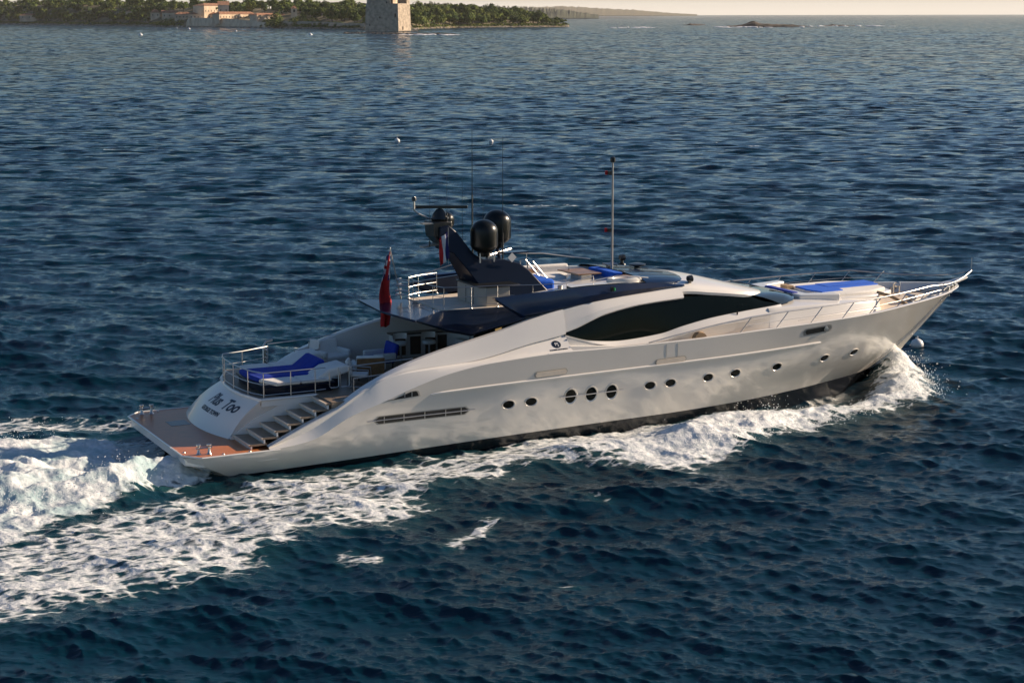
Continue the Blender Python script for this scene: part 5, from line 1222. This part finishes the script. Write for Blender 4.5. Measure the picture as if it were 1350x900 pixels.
for k in range(150):
    px = rnd.choice([rnd.uniform(944, 960), rnd.uniform(1055, 1180), rnd.gauss(985, 12), rnd.uniform(520, 600), rnd.gauss(838, 14)]); py = 36.9 if px > 930 else 37.5 if px > 800 else 46.2
    if px > 1060: py = 35.8
    p = pxw(px, py + rnd.gauss(0, .12), 0); w_ = rnd.uniform(1, 6); h = rnd.uniform(.3, 1.1) * (1.3 if px > 800 else .8)
    n = 8; mb.grid([[(p.x + w_ * k1 * math.cos(6.283 * i / n) , p.y + 2.2 * k1 * math.sin(6.283 * i / n), z * h) for i in range(n)] for k1, z in ((1, -.3), (.8, .6), (.3, 1.0))], 0, True)
tag(mb.build('surf', M['foamy'], None), 'white surf breaking on the reefs and islets', 'surf', kind='stuff')
# far headland and mountains
def ridge(name, pxs, tops, py, label, dep, mat_, bumps=1.0, seed=1, absolute=False):
    rows = []; r2 = random.Random(seed)
    xs = np.linspace(pxs[0], pxs[-1], 220)
    for px in xs:
        top = float(np.interp(px, pxs, tops)); p = pxw(px, py, 0); dist_ = p.length
        hgt = max(.5, (20.0 - top) * dist_ / 2370 + CAM_H); hgt *= 1 + bumps * .22 * (float(fbm(np.array([px * .35]), np.array([seed * 3.3]), seed, 4)[0]) - .5)
        if absolute: hgt = max(.3, (2.6 - abs(px - 790) * .02) * (1 + .5 * r2.uniform(-1, 1)))
        row = []
        for k, (q_, hz) in enumerate(((0, -.0), (.0, .08), (.12, .45), (.3, .8), (.5, 1.0), (.75, .7), (1, 0))):
            s_ = 1 + q_ * dep / dist_; row.append((p.x * s_, p.y * s_, hgt * hz * (1 + .12 * r2.uniform(-1, 1) * bumps) - (1 if k in (0, 6) else 0)))
        rows.append(row)
    o = MB().grid(rows).build(name, mat_, None, smooth=60); return tag(o, label, 'hills', kind='structure')
ridge('far_headland', [560, 600, 640, 680, 700, 740, 765, 790], [4, 6, 8, 9, 10, 12.5, 16.5, 19.4], 25.0, 'hazy wooded headland beyond the island point', 500, M['farwood'], 1.0, 3)
ridge('distant_mountains', [620, 680, 740, 790, 830, 860, 890, 920], [14, 11, 8, 11, 13, 15.5, 18, 19.7], 21.7, 'pale mountains fading into haze on the horizon', 3000, M['land'], .5, 6)
ridge('low_reef', [735, 760, 800, 850, 860], [19, 19, 19, 19, 19], 24.6, 'low dark spit of rock beyond the point', 60, M['darkrock'], 1, 9, True)
b_ = pxw(732, 35.9, 0); tag(MB().lathe([(1.2, 0), (.9, 6), (1.2, 6.2), (1.0, 7.6), (0, 8.6)], (0, 0, 0), 12).build('beacon', M['buoy'], None, loc=(b_.x, b_.y + 14, 1.2)), 'small white beacon at the tip of the wooded point', 'beacon')
# buoys
def buoy(px, py, r_, label):
    p = pxw(px, py, 0); mb = MB().lathe([(0, -.9), (.6, -.7), (.95, -.2), (1, .15), (.8, .62), (.35, .9), (.12, 1.0), (.12, 1.3), (0, 1.32)], (0, 0, 0), 16)
    o = mb.build('mooring_buoy', M['buoy'], None, smooth=50, loc=(p.x, p.y, .1)); o.scale = (r_,) * 3; return tag(o, label, 'buoy', 'white mooring buoys')
buoy(1209, 458, .30, 'white mooring buoy bobbing just right of the yacht bow'); buoy(186, 46, 1.6, 'white mooring buoy off the left part of the island'); buoy(410, 46.5, 1.6, 'white mooring buoy between the big bush and the keep')
buoy(250, 38, 1.5, 'white mooring buoy close under the sea wall'); buoy(524, 187, .35, 'small white buoy on open water left of the two tall whips'); buoy(648, 188, .28, 'small white buoy behind the yacht between the tall whip antennas')
buoy(234, 37.0, 1.1, 'small white mooring buoy left of the sea wall'); buoy(312, 41.2, 1.1, 'small white mooring buoy below the long abbey wing')

# haze
hz = MB().box((0, 8000, 45), (17000, 17500, 94)).build('haze', [], None, smooth=0); tag(hz, 'thin warm sea haze over the strait', 'haze', kind='stuff')
m = bpy.data.materials.new('haze_air'); m.use_nodes = True; t = m.node_tree; t.nodes.clear()
pv = t.nodes.new('ShaderNodeVolumePrincipled'); pv.inputs['Color'].default_value = (.95, .92, .86, 1); pv.inputs['Density'].default_value = .000022; pv.inputs['Anisotropy'].default_value = .2
oo = t.nodes.new('ShaderNodeOutputMaterial'); t.links.new(pv.outputs[0], oo.inputs['Volume']); hz.data.materials.append(m)
